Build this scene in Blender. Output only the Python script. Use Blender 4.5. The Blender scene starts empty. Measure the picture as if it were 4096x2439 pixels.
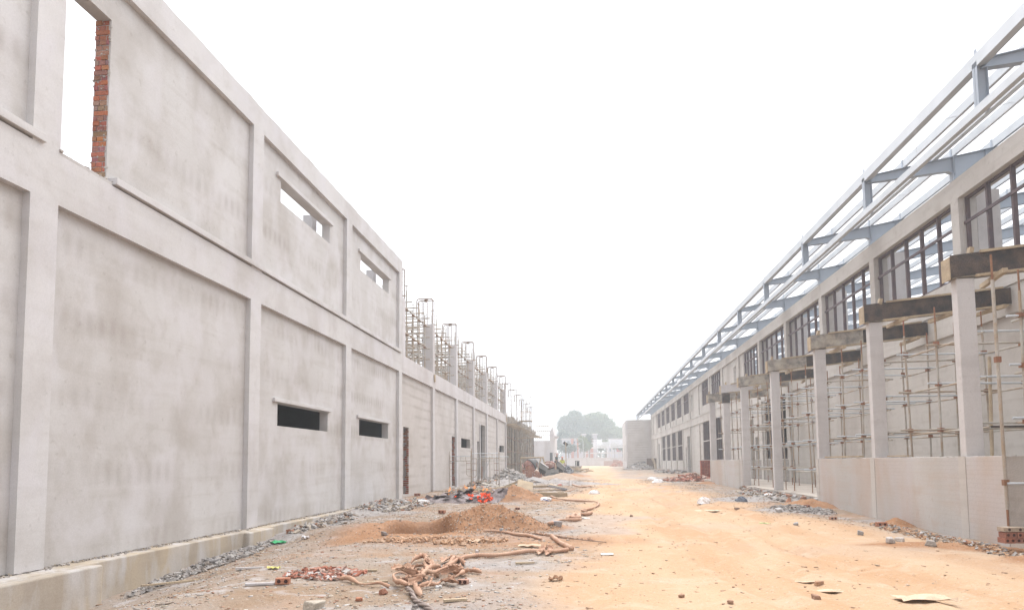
import bpy, math, random
import numpy as np
from mathutils import Vector, Matrix
PI = math.pi
random.seed(7)
scene = bpy.context.scene
col = scene.collection

# ------------------------------------------------------------------ camera, sky, sun, exposure
CAM = Vector((0.0, 0.0, 1.5))
YAW, PIT, ROLL = 0.1072, 0.0742, 0.0097
FP = 4096*24/36.0
CY = 426.9
D = Vector((-math.sin(YAW)*math.cos(PIT), math.cos(YAW)*math.cos(PIT), math.sin(PIT)))
_r = Vector((math.cos(YAW), math.sin(YAW), 0)); _u = _r.cross(D)
RV = _r*math.cos(ROLL) - _u*math.sin(ROLL)
UV = _u*math.cos(ROLL) + _r*math.sin(ROLL)
cam = bpy.data.cameras.new('camera'); camo = bpy.data.objects.new('camera', cam); col.objects.link(camo)
cam.sensor_width = 36; cam.lens = 24; cam.shift_y = CY/4096.0; cam.clip_start = 0.05; cam.clip_end = 3000
m = Matrix((RV, UV, -D)).transposed().to_4x4(); m.translation = CAM
camo.matrix_world = m
scene.camera = camo

SUN_EL, SUN_ROT = math.radians(66), math.radians(12)     # rotation measured from +Y towards +X
w = bpy.data.worlds.new('World'); scene.world = w; w.use_nodes = True
nt = w.node_tree; nt.nodes.clear()
wo = nt.nodes.new('ShaderNodeOutputWorld'); bg = nt.nodes.new('ShaderNodeBackground')
sk = nt.nodes.new('ShaderNodeTexSky'); sk.sky_type = 'NISHITA'; sk.sun_disc = False
sk.sun_elevation = SUN_EL; sk.sun_rotation = SUN_ROT; sk.air_density = 1.0; sk.dust_density = 6.0; sk.ozone_density = 1.0
hs = nt.nodes.new('ShaderNodeHueSaturation'); hs.inputs['Saturation'].default_value = 0.12
# overcast: an even white cloud deck mixed over the clear sky
mx = nt.nodes.new('ShaderNodeMix'); mx.data_type = 'RGBA'; mx.inputs['Factor'].default_value = 0.6
mx.inputs['B'].default_value = (9.6, 9.75, 10.3, 1)
nt.links.new(sk.outputs[0], hs.inputs['Color']); nt.links.new(hs.outputs[0], mx.inputs['A'])
nt.links.new(mx.outputs['Result'], bg.inputs[0]); bg.inputs[1].default_value = 0.06
nt.links.new(bg.outputs[0], wo.inputs[0])
sl = bpy.data.lights.new('sun', 'SUN'); sl.energy = 1.5; sl.angle = math.radians(95); sl.color = (1, .975, .96)
so = bpy.data.objects.new('sun', sl); col.objects.link(so)
sd = Vector((math.sin(SUN_ROT)*math.cos(SUN_EL), math.cos(SUN_ROT)*math.cos(SUN_EL), math.sin(SUN_EL)))
so.rotation_euler = sd.to_track_quat('Z', 'Y').to_euler(); so.location = (0, 0, 60)
scene.view_settings.view_transform = 'Standard'; scene.view_settings.look = 'None'
scene.view_settings.exposure = 1.72; scene.view_settings.gamma = 1
scene.render.resolution_x = 1024; scene.render.resolution_y = 609
scene.cycles.volume_bounces = 1; scene.cycles.max_bounces = 6; scene.cycles.transparent_max_bounces = 12

# ------------------------------------------------------------------ helpers
RHO = 0.0068
def RW(p): c, s = math.cos(RHO), math.sin(RHO); return Vector((p[0]*c+p[1]*s, -p[0]*s+p[1]*c, p[2]))
def ray(px, py): return D + RV*((px-2048)/FP) - UV*((py-1219.5-CY)/FP)
def smooth(a, b, x): t = np.clip((x-a)/(b-a), 0, 1); return t*t*(3-2*t)
def vnoise(x, y, seed=0):
    xi = np.floor(x); yi = np.floor(y); fx = x-xi; fy = y-yi
    fx = fx*fx*(3-2*fx); fy = fy*fy*(3-2*fy)
    def h(a, b):
        v = np.sin(a*127.1+b*311.7+seed*74.7)*43758.5453
        return v-np.floor(v)
    return (h(xi, yi)*(1-fx)+h(xi+1, yi)*fx)*(1-fy)+(h(xi, yi+1)*(1-fx)+h(xi+1, yi+1)*fx)*fy
def fbm(x, y, seed=0, o=4):
    s = 0; a = .5
    for i in range(o): s = s+a*(vnoise(x*2**i, y*2**i, seed+i)-.5); a *= .5
    return s
# mounds: x, y, rx, ry, height, kind(0 dirt, 1 grey gravel, 2 sand)
MOUNDS = [(-2.35, 15.7, 1.35, .95, .52, 0), (-1.3, 15.4, 1.0, .6, .16, 0), (-2.7, 25.3, 1.25, .9, .52, 0), (-1.9, 25.2, 1.2, .6, .18, 0),
          (6.95, 22.3, .8, 1.0, .27, 0), (6.0, 20.6, 1.0, .8, .14, 1), (7.15, 16.9, .36, .5, .19, 0), (6.4, 12.7, 1.6, .5, .10, 0), (7.3, 10.9, 1.2, .8, .22, 0),
          (-.35, 41.5, 2.3, 1.3, .15, 1), (-1.9, 44.5, 2.0, 1.5, .26, 1), (-1.9, 52, 2.2, 1.7, .52, 2), (5.9, 25.6, 1.5, 1.3, .08, 1),
          (-6.9, 17.2, .6, 4.0, .10, 1), (-6.8, 22.0, .9, 4.5, .16, 1), (-6.2, 27.0, 1.0, 1.6, .12, 0),
          (7.9, 104, 2.3, 3.2, 1.0, 1), (5.0, 60, 2.6, 4, .3, 2), (-4.9, 40.5, 2.2, 2.5, .35, 1), (-1.2, 62, 1.6, 2, .35, 0), (7.3, 42.8, .7, 1.2, .15, 0)]
def gz(x, y):
    x = np.asarray(x, float); y = np.asarray(y, float)
    z = np.interp(y, [-50, 12, 20, 32, 60, 190, 700], [0, 0, .05, .14, .2, .42, .5])
    z = z - .56*smooth(-4.3, -7.3, x)*np.interp(y, [9, 13.7, 20], [1, .48, .05])
    z = z - .10*smooth(5.2, 7.2, x)*smooth(10, 13, y)*smooth(22, 19, y)
    z = z - .06*smooth(5.4, 7.2, x)*smooth(24, 28, y)*smooth(48, 40, y)
    for (mx_, my, rx, ry, h, k) in MOUNDS:
        r = np.sqrt(((x-mx_)/rx)**2+((y-my)/ry)**2)
        r = r*(1+.35*fbm(x*1.7+mx_, y*1.7+my, 5, 3))
        t_ = np.clip(1.06-r, 0, 1); z = z + h*t_**1.15+h*.55*fbm(x*3.1, y*3.1, 71, 4)*np.minimum(1, t_*3)
    # dug pit left of the first mound
    r = np.sqrt(((x+3.7)/.85)**2+((y-14.9)/.75)**2)*(1+.3*fbm(x*2, y*2, 11, 3))
    z = z - .46*smooth(1.0, .8, r)*(1+.5*fbm(x*4, y*4, 15, 3))+.10*smooth(1.5, 1.1, r)*smooth(1.0, 1.15, r)*smooth(14.9, 15.6, y)
    z = z + .16*np.exp(-(((x+5.6)/1.3)**2+((y-15.4)/.8)**2)) - .12*np.exp(-(((x+5.2)/.9)**2+((y-13.2)/.8)**2))
    rough = .35+.65*np.clip(roadmask(x, y) < .5, 0, 1)
    near = smooth(60, 25, y)*smooth(20, 12, np.abs(x))
    z = z + near*rough*(.10*fbm(x*.9, y*.9, 1, 3)+.05*fbm(x*4, y*4, 2, 3)) + near*.02*fbm(x*14, y*14, 3, 2)
    # wheel ruts down the road
    for off in (1.1, 1.9, 2.9, 3.6):
        c = off+.75*np.sin((y-4)/11.0)+np.clip((12-y), 0, 8)*.16
        z = z - near*.045*np.exp(-((x-c)/.14)**2)+near*.022*np.exp(-((x-c-.26)/.09)**2)+near*.014*np.exp(-((x-c+.26)/.09)**2)
    return z
def roadmask(x, y):
    lb = np.interp(y, [6, 12, 20, 26, 40, 60, 100, 190], [-.3, -.2, .1, -.6, .4, .6, -1.6, -3])
    rb = np.interp(y, [6, 12, 20, 26, 40, 60, 100, 190], [12, 6.4, 5.4, 5.0, 4.6, 3.2, 4.0, 6.5])
    n = fbm(x*.6+3, y*.35, 21, 4)*2.6
    return smooth(-.9, .9, x-lb+n)*smooth(-.9, .9, rb-x+n)
def gp(x, y, dz=0.0): return Vector((x, y, float(gz(x, y))+dz))
def G(px, py, dz=0.0):
    v = ray(px, py); z = 0.1
    for i in range(30):
        t = (z-CAM.z)/v.z; p = CAM+v*t; z = .5*z+.5*float(gz(p.x, p.y))
    return Vector((p.x, p.y, z+dz))
def AY(px, py, Y):
    v = ray(px, py); return CAM+v*((Y-CAM.y)/v.y)

class MB:
    def __init__(s): s.v = []; s.f = []; s.c = []; s.cc = None
    def add(s, vs, fs, c=None):
        n = len(s.v); s.v += [tuple(p) for p in vs]; s.f += [tuple(n+i for i in f) for f in fs]
        s.c += [c or s.cc or (1, 1, 1)]*len(vs); return s
    def box(s, x0, x1, y0, y1, z0, z1, c=None):
        return s.add([(x0,y0,z0),(x1,y0,z0),(x1,y1,z0),(x0,y1,z0),(x0,y0,z1),(x1,y0,z1),(x1,y1,z1),(x0,y1,z1)],
              [(0,3,2,1),(4,5,6,7),(0,1,5,4),(1,2,6,5),(2,3,7,6),(3,0,4,7)], c)
    def obox(s, ctr, size, M=None, c=None, jit=0, taper=0):
        vs = []
        for k in (-.5, .5):
            for (i, j) in ((-.5,-.5),(.5,-.5),(.5,.5),(-.5,.5)):
                t = 1-taper*(k+.5)
                p = Vector((i*size[0]*t, j*size[1]*t, k*size[2]))
                if jit: p += Vector([random.uniform(-jit, jit)*q for q in size])
                if M is not None: p = M @ p
                vs.append(p+Vector(ctr))
        return s.add(vs, [(0,3,2,1),(4,5,6,7),(0,1,5,4),(1,2,6,5),(2,3,7,6),(3,0,4,7)], c)
    def tube(s, a, b, r, n=8, r2=None, cap=True, c=None):
        a = Vector(a); b = Vector(b); d = (b-a).normalized(); u = d.orthogonal().normalized(); v = d.cross(u)
        r2 = r if r2 is None else r2; vs = []
        for (p, q) in ((a, r), (b, r2)):
            for i in range(n):
                t = 2*PI*i/n; vs.append(p+(u*math.cos(t)+v*math.sin(t))*q)
        fs = [(i, (i+1) % n, n+(i+1) % n, n+i) for i in range(n)]
        if cap: fs += [tuple(range(n-1, -1, -1)), tuple(range(n, 2*n))]
        return s.add(vs, fs, c)
    def path(s, pts, r, n=8, rf=None, c=None):
        pts = [Vector(p) for p in pts]; vs = []; u = None
        for i, p in enumerate(pts):
            d = (pts[min(i+1, len(pts)-1)]-pts[max(i-1, 0)]).normalized()
            if u is None: u = d.cross(Vector((0, 0, 1))); u = u.normalized() if u.length > .01 else Vector((1, 0, 0))
            u = (u-d*u.dot(d)).normalized(); v = d.cross(u); q = r*(rf(i) if rf else 1)
            for k in range(n):
                t = 2*PI*k/n; vs.append(p+(u*math.cos(t)+v*math.sin(t))*q)
        L = len(pts)
        fs = [(i*n+k, i*n+(k+1) % n, (i+1)*n+(k+1) % n, (i+1)*n+k) for i in range(L-1) for k in range(n)]
        fs += [tuple(range(n-1, -1, -1)), tuple(range((L-1)*n, L*n))]
        return s.add(vs, fs, c)
    def prism(s, poly, a, b, c=None):      # closed polygon (3-D points) swept by vector from a to b offsets
        n = len(poly); a = Vector(a); b = Vector(b)
        vs = [Vector(p)+a for p in poly]+[Vector(p)+b for p in poly]
        fs = [tuple(range(n-1, -1, -1)), tuple(range(n, 2*n))]+[(i, (i+1) % n, n+(i+1) % n, n+i) for i in range(n)]
        return s.add(vs, fs, c)
    def chunk(s, ctr, size, c=None, flat=1.0):
        M = Matrix.Rotation(random.uniform(0, 2*PI), 3, 'Z') @ Matrix.Rotation(random.gauss(0, .25)*flat, 3, 'X') @ Matrix.Rotation(random.gauss(0, .25)*flat, 3, 'Y')
        return s.obox(ctr, size, M, c, jit=.16)
    def mesh(s, name, off=(0, 0, 0), sm=False):
        me = bpy.data.meshes.new(name)
        V = np.array(s.v, dtype=np.float64).reshape(-1, 3)-np.array(off)
        me.from_pydata([tuple(p) for p in V], [], s.f)
        a = me.color_attributes.new('col', 'FLOAT_COLOR', 'POINT')
        a.data.foreach_set('color', np.concatenate([np.array(s.c, dtype=np.float32), np.ones((len(s.c), 1), np.float32)], 1).ravel())
        if sm: me.polygons.foreach_set('use_smooth', [True]*len(me.polygons))
        me.update(); return me

def setp(o, label=None, cat=None, group=None, kind=None):
    if label: o['label'] = label
    if cat: o['category'] = cat
    if group: o['group'] = group
    if kind: o['kind'] = kind
    return o
def single(name, mb, mat, label=None, cat=None, group=None, kind=None, org=None, sm=False, frame=False, bevel=0):
    V = mb.v; org = Vector(org) if org is not None else Vector((sum(p[0] for p in V)/len(V), sum(p[1] for p in V)/len(V), min(p[2] for p in V)))
    o = bpy.data.objects.new(name, mb.mesh(name, org, sm)); o.data.materials.append(mat); col.objects.link(o)
    o.location = RW(org) if frame else org
    if frame: o.rotation_euler = (0, 0, -RHO)
    if bevel: bev(o, bevel)
    return setp(o, label, cat, group, kind)
def bev(o, wd):
    b = o.modifiers.new('bevel', 'BEVEL'); b.width = wd; b.segments = 2; b.limit_method = 'ANGLE'
class Thing:
    def __init__(s, name, label, cat, loc, group=None, frame=False, local=False, rotz=0, kind=None):
        s.o = bpy.data.objects.new(name, None); s.o.empty_display_size = .2; col.objects.link(s.o)
        s.org = Vector((0, 0, 0)) if local else Vector(loc)
        s.o.location = RW(loc) if frame else Vector(loc); s.o.rotation_euler = (0, 0, (-RHO if frame else 0)+rotz)
        setp(s.o, label, cat, group, kind)
    def part(s, name, mb, mat, parent=None, sm=False, bevel=0, label=None, kind=None):
        o = bpy.data.objects.new(name, mb.mesh(name, s.org, sm)); o.data.materials.append(mat); col.objects.link(o)
        o.parent = parent or s.o
        if bevel: bev(o, bevel)
        if label: o['label'] = label
        if kind: o['kind'] = kind
        return o
def inst(name, me, parent, loc, rot=(0, 0, 0)):
    o = bpy.data.objects.new(name, me); col.objects.link(o); o.parent = parent; o.location = loc; o.rotation_euler = rot; return o
def dup(root, loc, rotz=None, label=None, group=None, scale=None):
    r = root.copy(); col.objects.link(r); r.location = loc
    if rotz is not None: r.rotation_euler = (0, 0, rotz)
    if scale: r.scale = scale
    if label: r['label'] = label
    if group: r['group'] = group
    for ch in list(root.children):
        c = ch.copy(); col.objects.link(c); c.parent = r
        for g in ch.children:
            d = g.copy(); col.objects.link(d); d.parent = c
    return r
def gridwall(mb, ys, zs, solid, x0, x1, jag=0, c=None):
    """wall slab between x0 and x1; cells ys x zs, only outer faces"""
    ny, nz = len(ys)-1, len(zs)-1; idx = {}; vs = []; fs = []
    def V(i, j, k):
        if (i, j, k) not in idx:
            idx[(i, j, k)] = len(vs); vs.append((x0 if k == 0 else x1, ys[i], zs[j]))
        return idx[(i, j, k)]
    S = lambda i, j: 0 <= i < ny and 0 <= j < nz and solid(.5*(ys[i]+ys[i+1]), .5*(zs[j]+zs[j+1]))
    for i in range(ny):
        for j in range(nz):
            if not S(i, j): continue
            fs.append((V(i,j,0), V(i,j+1,0), V(i+1,j+1,0), V(i+1,j,0)))
            fs.append((V(i,j,1), V(i+1,j,1), V(i+1,j+1,1), V(i,j+1,1)))
            if not S(i-1, j): fs.append((V(i,j,0), V(i,j,1), V(i,j+1,1), V(i,j+1,0)))
            if not S(i+1, j): fs.append((V(i+1,j,0), V(i+1,j+1,0), V(i+1,j+1,1), V(i+1,j,1)))
            if not S(i, j-1): fs.append((V(i,j,0), V(i+1,j,0), V(i+1,j,1), V(i,j,1)))
            if not S(i, j+1): fs.append((V(i,j+1,0), V(i,j+1,1), V(i+1,j+1,1), V(i+1,j+1,0)))
    return mb.add(vs, fs, c)
def panel(y0, y1, z0, z1, x0, x1, holes=()):
    ys = sorted({y0, y1}|{h[0] for h in holes}|{h[1] for h in holes}); zs = sorted({z0, z1}|{h[2] for h in holes}|{h[3] for h in holes})
    return gridwall(MB(), ys, zs, lambda y, z: not any(h[0] < y < h[1] and h[2] < z < h[3] for h in holes), x0, x1)

# ------------------------------------------------------------------ materials
def mat(name, c1, c2=None, scale=1.2, rough=.92, bump=.25, bscale=40, streak=1.0, stain=None, st_scale=.5, st_amt=.6, grain=.12,
        rows=None, bricks=None, light=None, metal=0.0, attr=False, emit=None):
    M = bpy.data.materials.new(name); M.use_nodes = True; n = M.node_tree; N = n.nodes; Lk = n.links
    b = N['Principled BSDF']; b.inputs['Roughness'].default_value = rough; b.inputs['Metallic'].default_value = metal
    b.inputs['Specular IOR Level'].default_value = .3
    geo = N.new('ShaderNodeNewGeometry'); mp = N.new('ShaderNodeMapping'); mp.inputs['Scale'].default_value = (1, 1, streak)
    Lk.new(geo.outputs['Position'], mp.inputs['Vector'])
    def noise(sc, det=5, vec=None, dist=0):
        t = N.new('ShaderNodeTexNoise'); t.inputs['Scale'].default_value = sc; t.inputs['Detail'].default_value = det; t.inputs['Distortion'].default_value = dist
        Lk.new(vec or mp.outputs[0], t.inputs['Vector']); return t.outputs[0]
    def rng(src, a, bb, c=0, d=1):
        t = N.new('ShaderNodeMapRange'); t.inputs[1].default_value = a; t.inputs[2].default_value = bb; t.inputs[3].default_value = c; t.inputs[4].default_value = d
        Lk.new(src, t.inputs[0]); return t.outputs[0]
    def mix(fac, A, B, mode='MIX'):
        t = N.new('ShaderNodeMix'); t.data_type = 'RGBA'; t.blend_type = mode
        for (k, v) in (('Factor', fac), ('A', A), ('B', B)):
            s = t.inputs[k] if k != 'Factor' else t.inputs[0]
            if isinstance(v, (int, float)): s.default_value = v
            elif isinstance(v, tuple): s.default_value = (*v, 1)
            else: Lk.new(v, s)
        return t.outputs['Result']
    def math_(op, a, bb=None):
        t = N.new('ShaderNodeMath'); t.operation = op
        for i, v in enumerate((a, bb)):
            if v is None: continue
            if isinstance(v, (int, float)): t.inputs[i].default_value = v
            else: Lk.new(v, t.inputs[i])
        return t.outputs[0]
    c2 = c2 or tuple(q*.85 for q in c1)
    if attr:
        at = N.new('ShaderNodeAttribute'); at.attribute_name = 'col'
        base = mix(rng(noise(scale), .3, .7), at.outputs['Color'], mix(1.0, at.outputs['Color'], c2, 'MULTIPLY'))
    else:
        base = mix(rng(noise(scale), .35, .65), c1, c2)
    if stain:
        base = mix(math_('MULTIPLY', rng(noise(st_scale, 6, dist=.25), .46, .68), st_amt), base, stain)
    if stain and not attr:      # level trowel and lift marks, then small smudges and speckles
        m2 = N.new('ShaderNodeMapping'); m2.inputs['Scale'].default_value = (.45, .45, 5.0); Lk.new(geo.outputs['Position'], m2.inputs['Vector'])
        base = mix(math_('MULTIPLY', rng(noise(1.0, 5, m2.outputs[0], .3), .50, .66), st_amt*.38), base, stain)
        base = mix(math_('MULTIPLY', rng(noise(2.6, 5, geo.outputs['Position'], .4), .56, .72), st_amt*.55), base, stain)
        base = mix(math_('MULTIPLY', rng(noise(9, 2, geo.outputs['Position']), .66, .74), st_amt*.5), base, tuple(q*.8 for q in stain))
    if light:
        base = mix(math_('MULTIPLY', rng(noise(st_scale*1.7, 7, dist=.3), .48, .66), light[1]), base, light[0])
    if rows:      # damp marks left by the brick courses behind the render: dashes on level lines
        sep = N.new('ShaderNodeSeparateXYZ'); Lk.new(geo.outputs['Position'], sep.inputs[0])
        wob = math_('MULTIPLY', noise(.6, 2), .25)
        zz = math_('MULTIPLY', math_('ADD', sep.outputs['Z'], math_('MULTIPLY', wob, .3)), 2*PI/rows[0])
        band = rng(math_('SINE', zz), .25, 1.0)
        dash = rng(math_('SINE', math_('MULTIPLY', sep.outputs['Y'], 2*PI/.26)), -.6, .9, .45, 1)
        pat = rng(noise(.45, 3), .42, .62)
        base = mix(math_('MULTIPLY', math_('MULTIPLY', math_('MULTIPLY', band, dash), pat), rows[1]), base, rows[2])
    if bricks:
        bt = N.new('ShaderNodeTexBrick'); bt.inputs['Scale'].default_value = 1; bt.inputs['Mortar Size'].default_value = .009
        bt.inputs['Mortar Smooth'].default_value = .6
        bt.inputs['Brick Width'].default_value = .24; bt.inputs['Row Height'].default_value = .085
        cx = N.new('ShaderNodeSeparateXYZ'); cb = N.new('ShaderNodeCombineXYZ'); Lk.new(geo.outputs['Position'], cx.inputs[0])
        Lk.new(math_('ADD', cx.outputs['Y'], cx.outputs['X']), cb.inputs[0]); Lk.new(cx.outputs['Z'], cb.inputs[1]); Lk.new(cb.outputs[0], bt.inputs['Vector'])
        bt.inputs['Color1'].default_value = (0, 0, 0, 1); bt.inputs['Color2'].default_value = (.25, .25, .25, 1); bt.inputs['Mortar'].default_value = (1, 1, 1, 1)
        f = math_('MULTIPLY', math_('MULTIPLY', bt.outputs['Color'], rng(noise(.9, 3), .38, .6)), bricks[0])
        base = mix(f, base, bricks[1])
    if grain:
        g = rng(noise(55, 3, geo.outputs['Position']), .3, .7, 1-grain, 1+grain)
        cbn = N.new('ShaderNodeCombineColor')
        for i in range(3): Lk.new(g, cbn.inputs[i])
        base = mix(1.0, base, cbn.outputs[0], 'MULTIPLY')
    Lk.new(base, b.inputs['Base Color'])
    if bump:
        bp = N.new('ShaderNodeBump'); bp.inputs['Strength'].default_value = bump; bp.inputs['Distance'].default_value = .02
        Lk.new(noise(bscale, 4, geo.outputs['Position']), bp.inputs['Height']); Lk.new(bp.outputs[0], b.inputs['Normal'])
    if emit: b.inputs['Emission Color'].default_value = (*emit[0], 1); b.inputs['Emission Strength'].default_value = emit[1]
    return M
PL = mat('plaster', (.515, .502, .494), (.45, .432, .418), .55, streak=.75, stain=(.335, .30, .27), st_scale=.8, st_amt=.55, rows=(1.15, .42, (.27, .235, .21)), light=((.54, .525, .535), .6), bump=.14, bscale=9, grain=.05)
PL2 = mat('beam_plaster', (.545, .532, .528), (.495, .48, .473), .5, streak=.8, stain=(.37, .34, .32), st_scale=.7, st_amt=.5, light=((.55, .535, .555), .6), bump=.10, bscale=14, grain=.05)
BR = mat('coursed_plaster', (.50, .47, .45), (.45, .42, .395), .6, stain=(.34, .305, .28), st_scale=.5, st_amt=.5, rows=(.44, .5, (.25, .21, .18)), light=((.51, .48, .475), .5), bricks=(.14, (.35, .31, .28)), bump=.15, bscale=16, grain=.06)
CN = mat('bare_concrete', (.54, .52, .525), (.48, .455, .45), .8, streak=.25, stain=(.36, .32, .30), st_scale=.9, st_amt=.5, bump=.08, bscale=16, grain=.06)
CNR = mat('portico_concrete', (.54, .52, .515), (.49, .465, .455), 1.1, streak=.3, stain=(.36, .33, .32), st_scale=1.3, st_amt=.55, bump=.08, bscale=16, grain=.06)
PLR = mat('right_plaster', (.53, .50, .47), (.48, .45, .415), .4, streak=.35, stain=(.31, .27, .24), st_scale=.35, st_amt=.6, bump=.08, bscale=16, grain=.06)
LOW = mat('low_wall_render', (.475, .455, .435), (.425, .40, .375), .7, stain=(.42, .30, .23), st_scale=.55, st_amt=.6, streak=.35, bricks=(.20, (.30, .26, .235)), light=((.47, .45, .46), .5), bump=.15, bscale=16, grain=.06)
DGR = mat('damp_render', (.30, .275, .255), (.22, .20, .18), .9, stain=(.36, .32, .29), st_scale=.6, st_amt=.6, rows=(.25, .4, (.14, .12, .10)), bump=.4, bscale=25)
PLN = mat('plinth_concrete', (.44, .355, .25), (.38, .335, .285), .9, streak=.35, stain=(.27, .225, .175), st_scale=1.3, st_amt=.6, light=((.48, .46, .45), .8), bump=.2, bscale=12, grain=.07)
SLB = mat('slab_concrete', (.48, .43, .375), (.41, .365, .32), .8, stain=(.30, .26, .23), st_amt=.5, bump=.4)
INT = mat('shade_darkened_interior', (.10, .095, .09), (.075, .07, .068), .6, bump=.2)  # concrete coloured far darker than outside, so indoor shade is in the colour
BRK = mat('brick', (.36, .13, .075), (.8, .8, .8), 3, attr=True, bump=.5, bscale=60, grain=.25)
STL = mat('painted_steel', (.36, .40, .46), (.33, .37, .42), 1.5, rough=.55, bump=.02, grain=.03, metal=.1)
GLV = mat('galvanised_steel', (.52, .545, .57), (.45, .475, .50), 1.2, rough=.5, bump=.02, grain=.04, metal=.25)
PIP = mat('scaffold_pipe', (.43, .42, .39), (.35, .30, .25), 2.2, rough=.6, bump=.15, stain=(.33, .235, .15), st_scale=1.6, st_amt=.9, metal=.15)
CLP = mat('rusty_clamp', (.20, .10, .06), (.28, .17, .10), 3, rough=.85, bump=.3, stain=(.25, .08, .06), st_scale=3)
RST = mat('rusty_rebar', (.20, .145, .11), (.26, .18, .13), 4, rough=.8, bump=.2)
WIN = mat('window_frame', (.075, .052, .060), (.095, .068, .075), 3, rough=.6, bump=.05, stain=(.16, .10, .085), st_scale=2.5, st_amt=.5)
WD = mat('timber', (.45, .36, .25), (.36, .28, .19), 2.5, stain=(.26, .20, .15), st_scale=2, bump=.35, grain=.2)
WD2 = mat('weathered_plywood', (.42, .385, .33), (.36, .31, .25), 1.8, stain=(.13, .12, .12), st_scale=3.2, st_amt=.85, bump=.35, grain=.18)
DPL = mat('dark_film_plywood', (.040, .036, .038), (.07, .06, .058), 1.6, rough=.8, stain=(.17, .115, .08), st_scale=3.2, st_amt=.45, bump=.35, grain=.3)
VC = mat('rubble_mix', (.3, .3, .3), (.72, .7, .68), 6, attr=True, bump=.4, bscale=45, grain=.2)
HOSE = mat('terracotta_hose', (.46, .285, .195), (.36, .205, .135), 4, rough=.75, bump=.1, bscale=80, stain=(.46, .32, .23), st_scale=3, grain=.08)
RED = mat('mixer_red', (.33, .10, .075), (.26, .11, .085), 2, rough=.7, stain=(.38, .31, .26), st_scale=1.6, st_amt=.8)
GRM = mat('cement_grey_metal', (.28, .28, .26), (.20, .20, .20), 1.5, rough=.8, stain=(.12, .11, .11), st_scale=1.4)
BLK = mat('black_plate', (.02, .02, .022), (.03, .03, .03), 2, rough=.6)
WHT = mat('white_plastic', (.78, .78, .80), (.62, .60, .60), 6, rough=.6, bump=.3, bscale=12, stain=(.5, .42, .36), st_scale=5)
# ground
def ground_mat():
    M = bpy.data.materials.new('site_ground'); M.use_nodes = True; n = M.node_tree; N = n.nodes; Lk = n.links; b = N['Principled BSDF']
    b.inputs['Roughness'].default_value = .95; b.inputs['Specular IOR Level'].default_value = .1
    geo = N.new('ShaderNodeNewGeometry'); at = N.new('ShaderNodeAttribute'); at.attribute_name = 'col'
    sp = N.new('ShaderNodeSeparateColor'); Lk.new(at.outputs['Color'], sp.inputs[0])
    def noise(sc, det=5, dist=0, vec=None):
        t = N.new('ShaderNodeTexNoise'); t.inputs['Scale'].default_value = sc; t.inputs['Detail'].default_value = det; t.inputs['Distortion'].default_value = dist
        Lk.new(vec or geo.outputs['Position'], t.inputs['Vector']); return t.outputs[0]
    def rng(src, a, bb, c=0, d=1):
        t = N.new('ShaderNodeMapRange'); t.inputs[1].default_value = a; t.inputs[2].default_value = bb; t.inputs[3].default_value = c; t.inputs[4].default_value = d
        Lk.new(src, t.inputs[0]); return t.outputs[0]
    def mix(fac, A, B, mode='MIX'):
        t = N.new('ShaderNodeMix'); t.data_type = 'RGBA'; t.blend_type = mode
        for (s, v) in ((t.inputs[0], fac), (t.inputs['A'], A), (t.inputs['B'], B)):
            if isinstance(v, (int, float)): s.default_value = v
            elif isinstance(v, tuple): s.default_value = (*v, 1)
            else: Lk.new(v, s)
        return t.outputs['Result']
    def mul(a, bb):
        t = N.new('ShaderNodeMath'); t.operation = 'MULTIPLY'
        for i, v in enumerate((a, bb)):
            if isinstance(v, (int, float)): t.inputs[i].default_value = v
            else: Lk.new(v, t.inputs[i])
        return t.outputs[0]
    grey = mix(rng(noise(.8, 8, .8), .38, .62), (.285, .235, .195), (.245, .175, .12))
    grey = mix(mul(rng(noise(1.9, 6, 1.2), .55, .66), .8), grey, (.37, .34, .33))
    grey = mix(mul(rng(noise(.55, 5, .5, None), .50, .64), .6), grey, (.32, .20, .125))
    mpr = N.new('ShaderNodeMapping'); mpr.inputs['Scale'].default_value = (1, .22, 1); mpr.inputs['Rotation'].default_value = (0, 0, .10); Lk.new(geo.outputs['Position'], mpr.inputs[0])
    road = mix(rng(noise(.9, 7, .6, mpr.outputs[0]), .35, .65), (.45, .315, .205), (.40, .25, .145))
    road = mix(mul(rng(noise(1.6, 7, 1.0), .52, .68), .55), road, (.47, .36, .26))
    dirt = mix(rng(noise(2.5, 6), .35, .65), (.34, .185, .10), (.27, .135, .065))
    base = mix(sp.outputs[0], grey, road); base = mix(sp.outputs[1], base, mix(rng(noise(3, 6), .4, .6), (.25, .235, .23), (.33, .31, .30)))
    base = mix(sp.outputs[2], base, dirt)
    sand = N.new('ShaderNodeMath'); sand.operation = 'MULTIPLY'
    speck = rng(noise(26, 4), .60, .66); base = mix(mul(speck, .35), base, (.45, .40, .36))
    speck2 = rng(noise(34, 3), .36, .30); base = mix(mul(speck2, .5), base, (.14, .095, .07))
    Lk.new(base, b.inputs['Base Color'])
    bp = N.new('ShaderNodeBump'); bp.inputs['Strength'].default_value = .8; bp.inputs['Distance'].default_value = .03
    h = N.new('ShaderNodeMath'); h.operation = 'ADD'; Lk.new(noise(14, 8), h.inputs[0]); Lk.new(mul(noise(60, 3), .4), h.inputs[1])
    Lk.new(h.outputs[0], bp.inputs['Height']); Lk.new(bp.outputs[0], b.inputs['Normal'])
    return M
GM = ground_mat()

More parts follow.
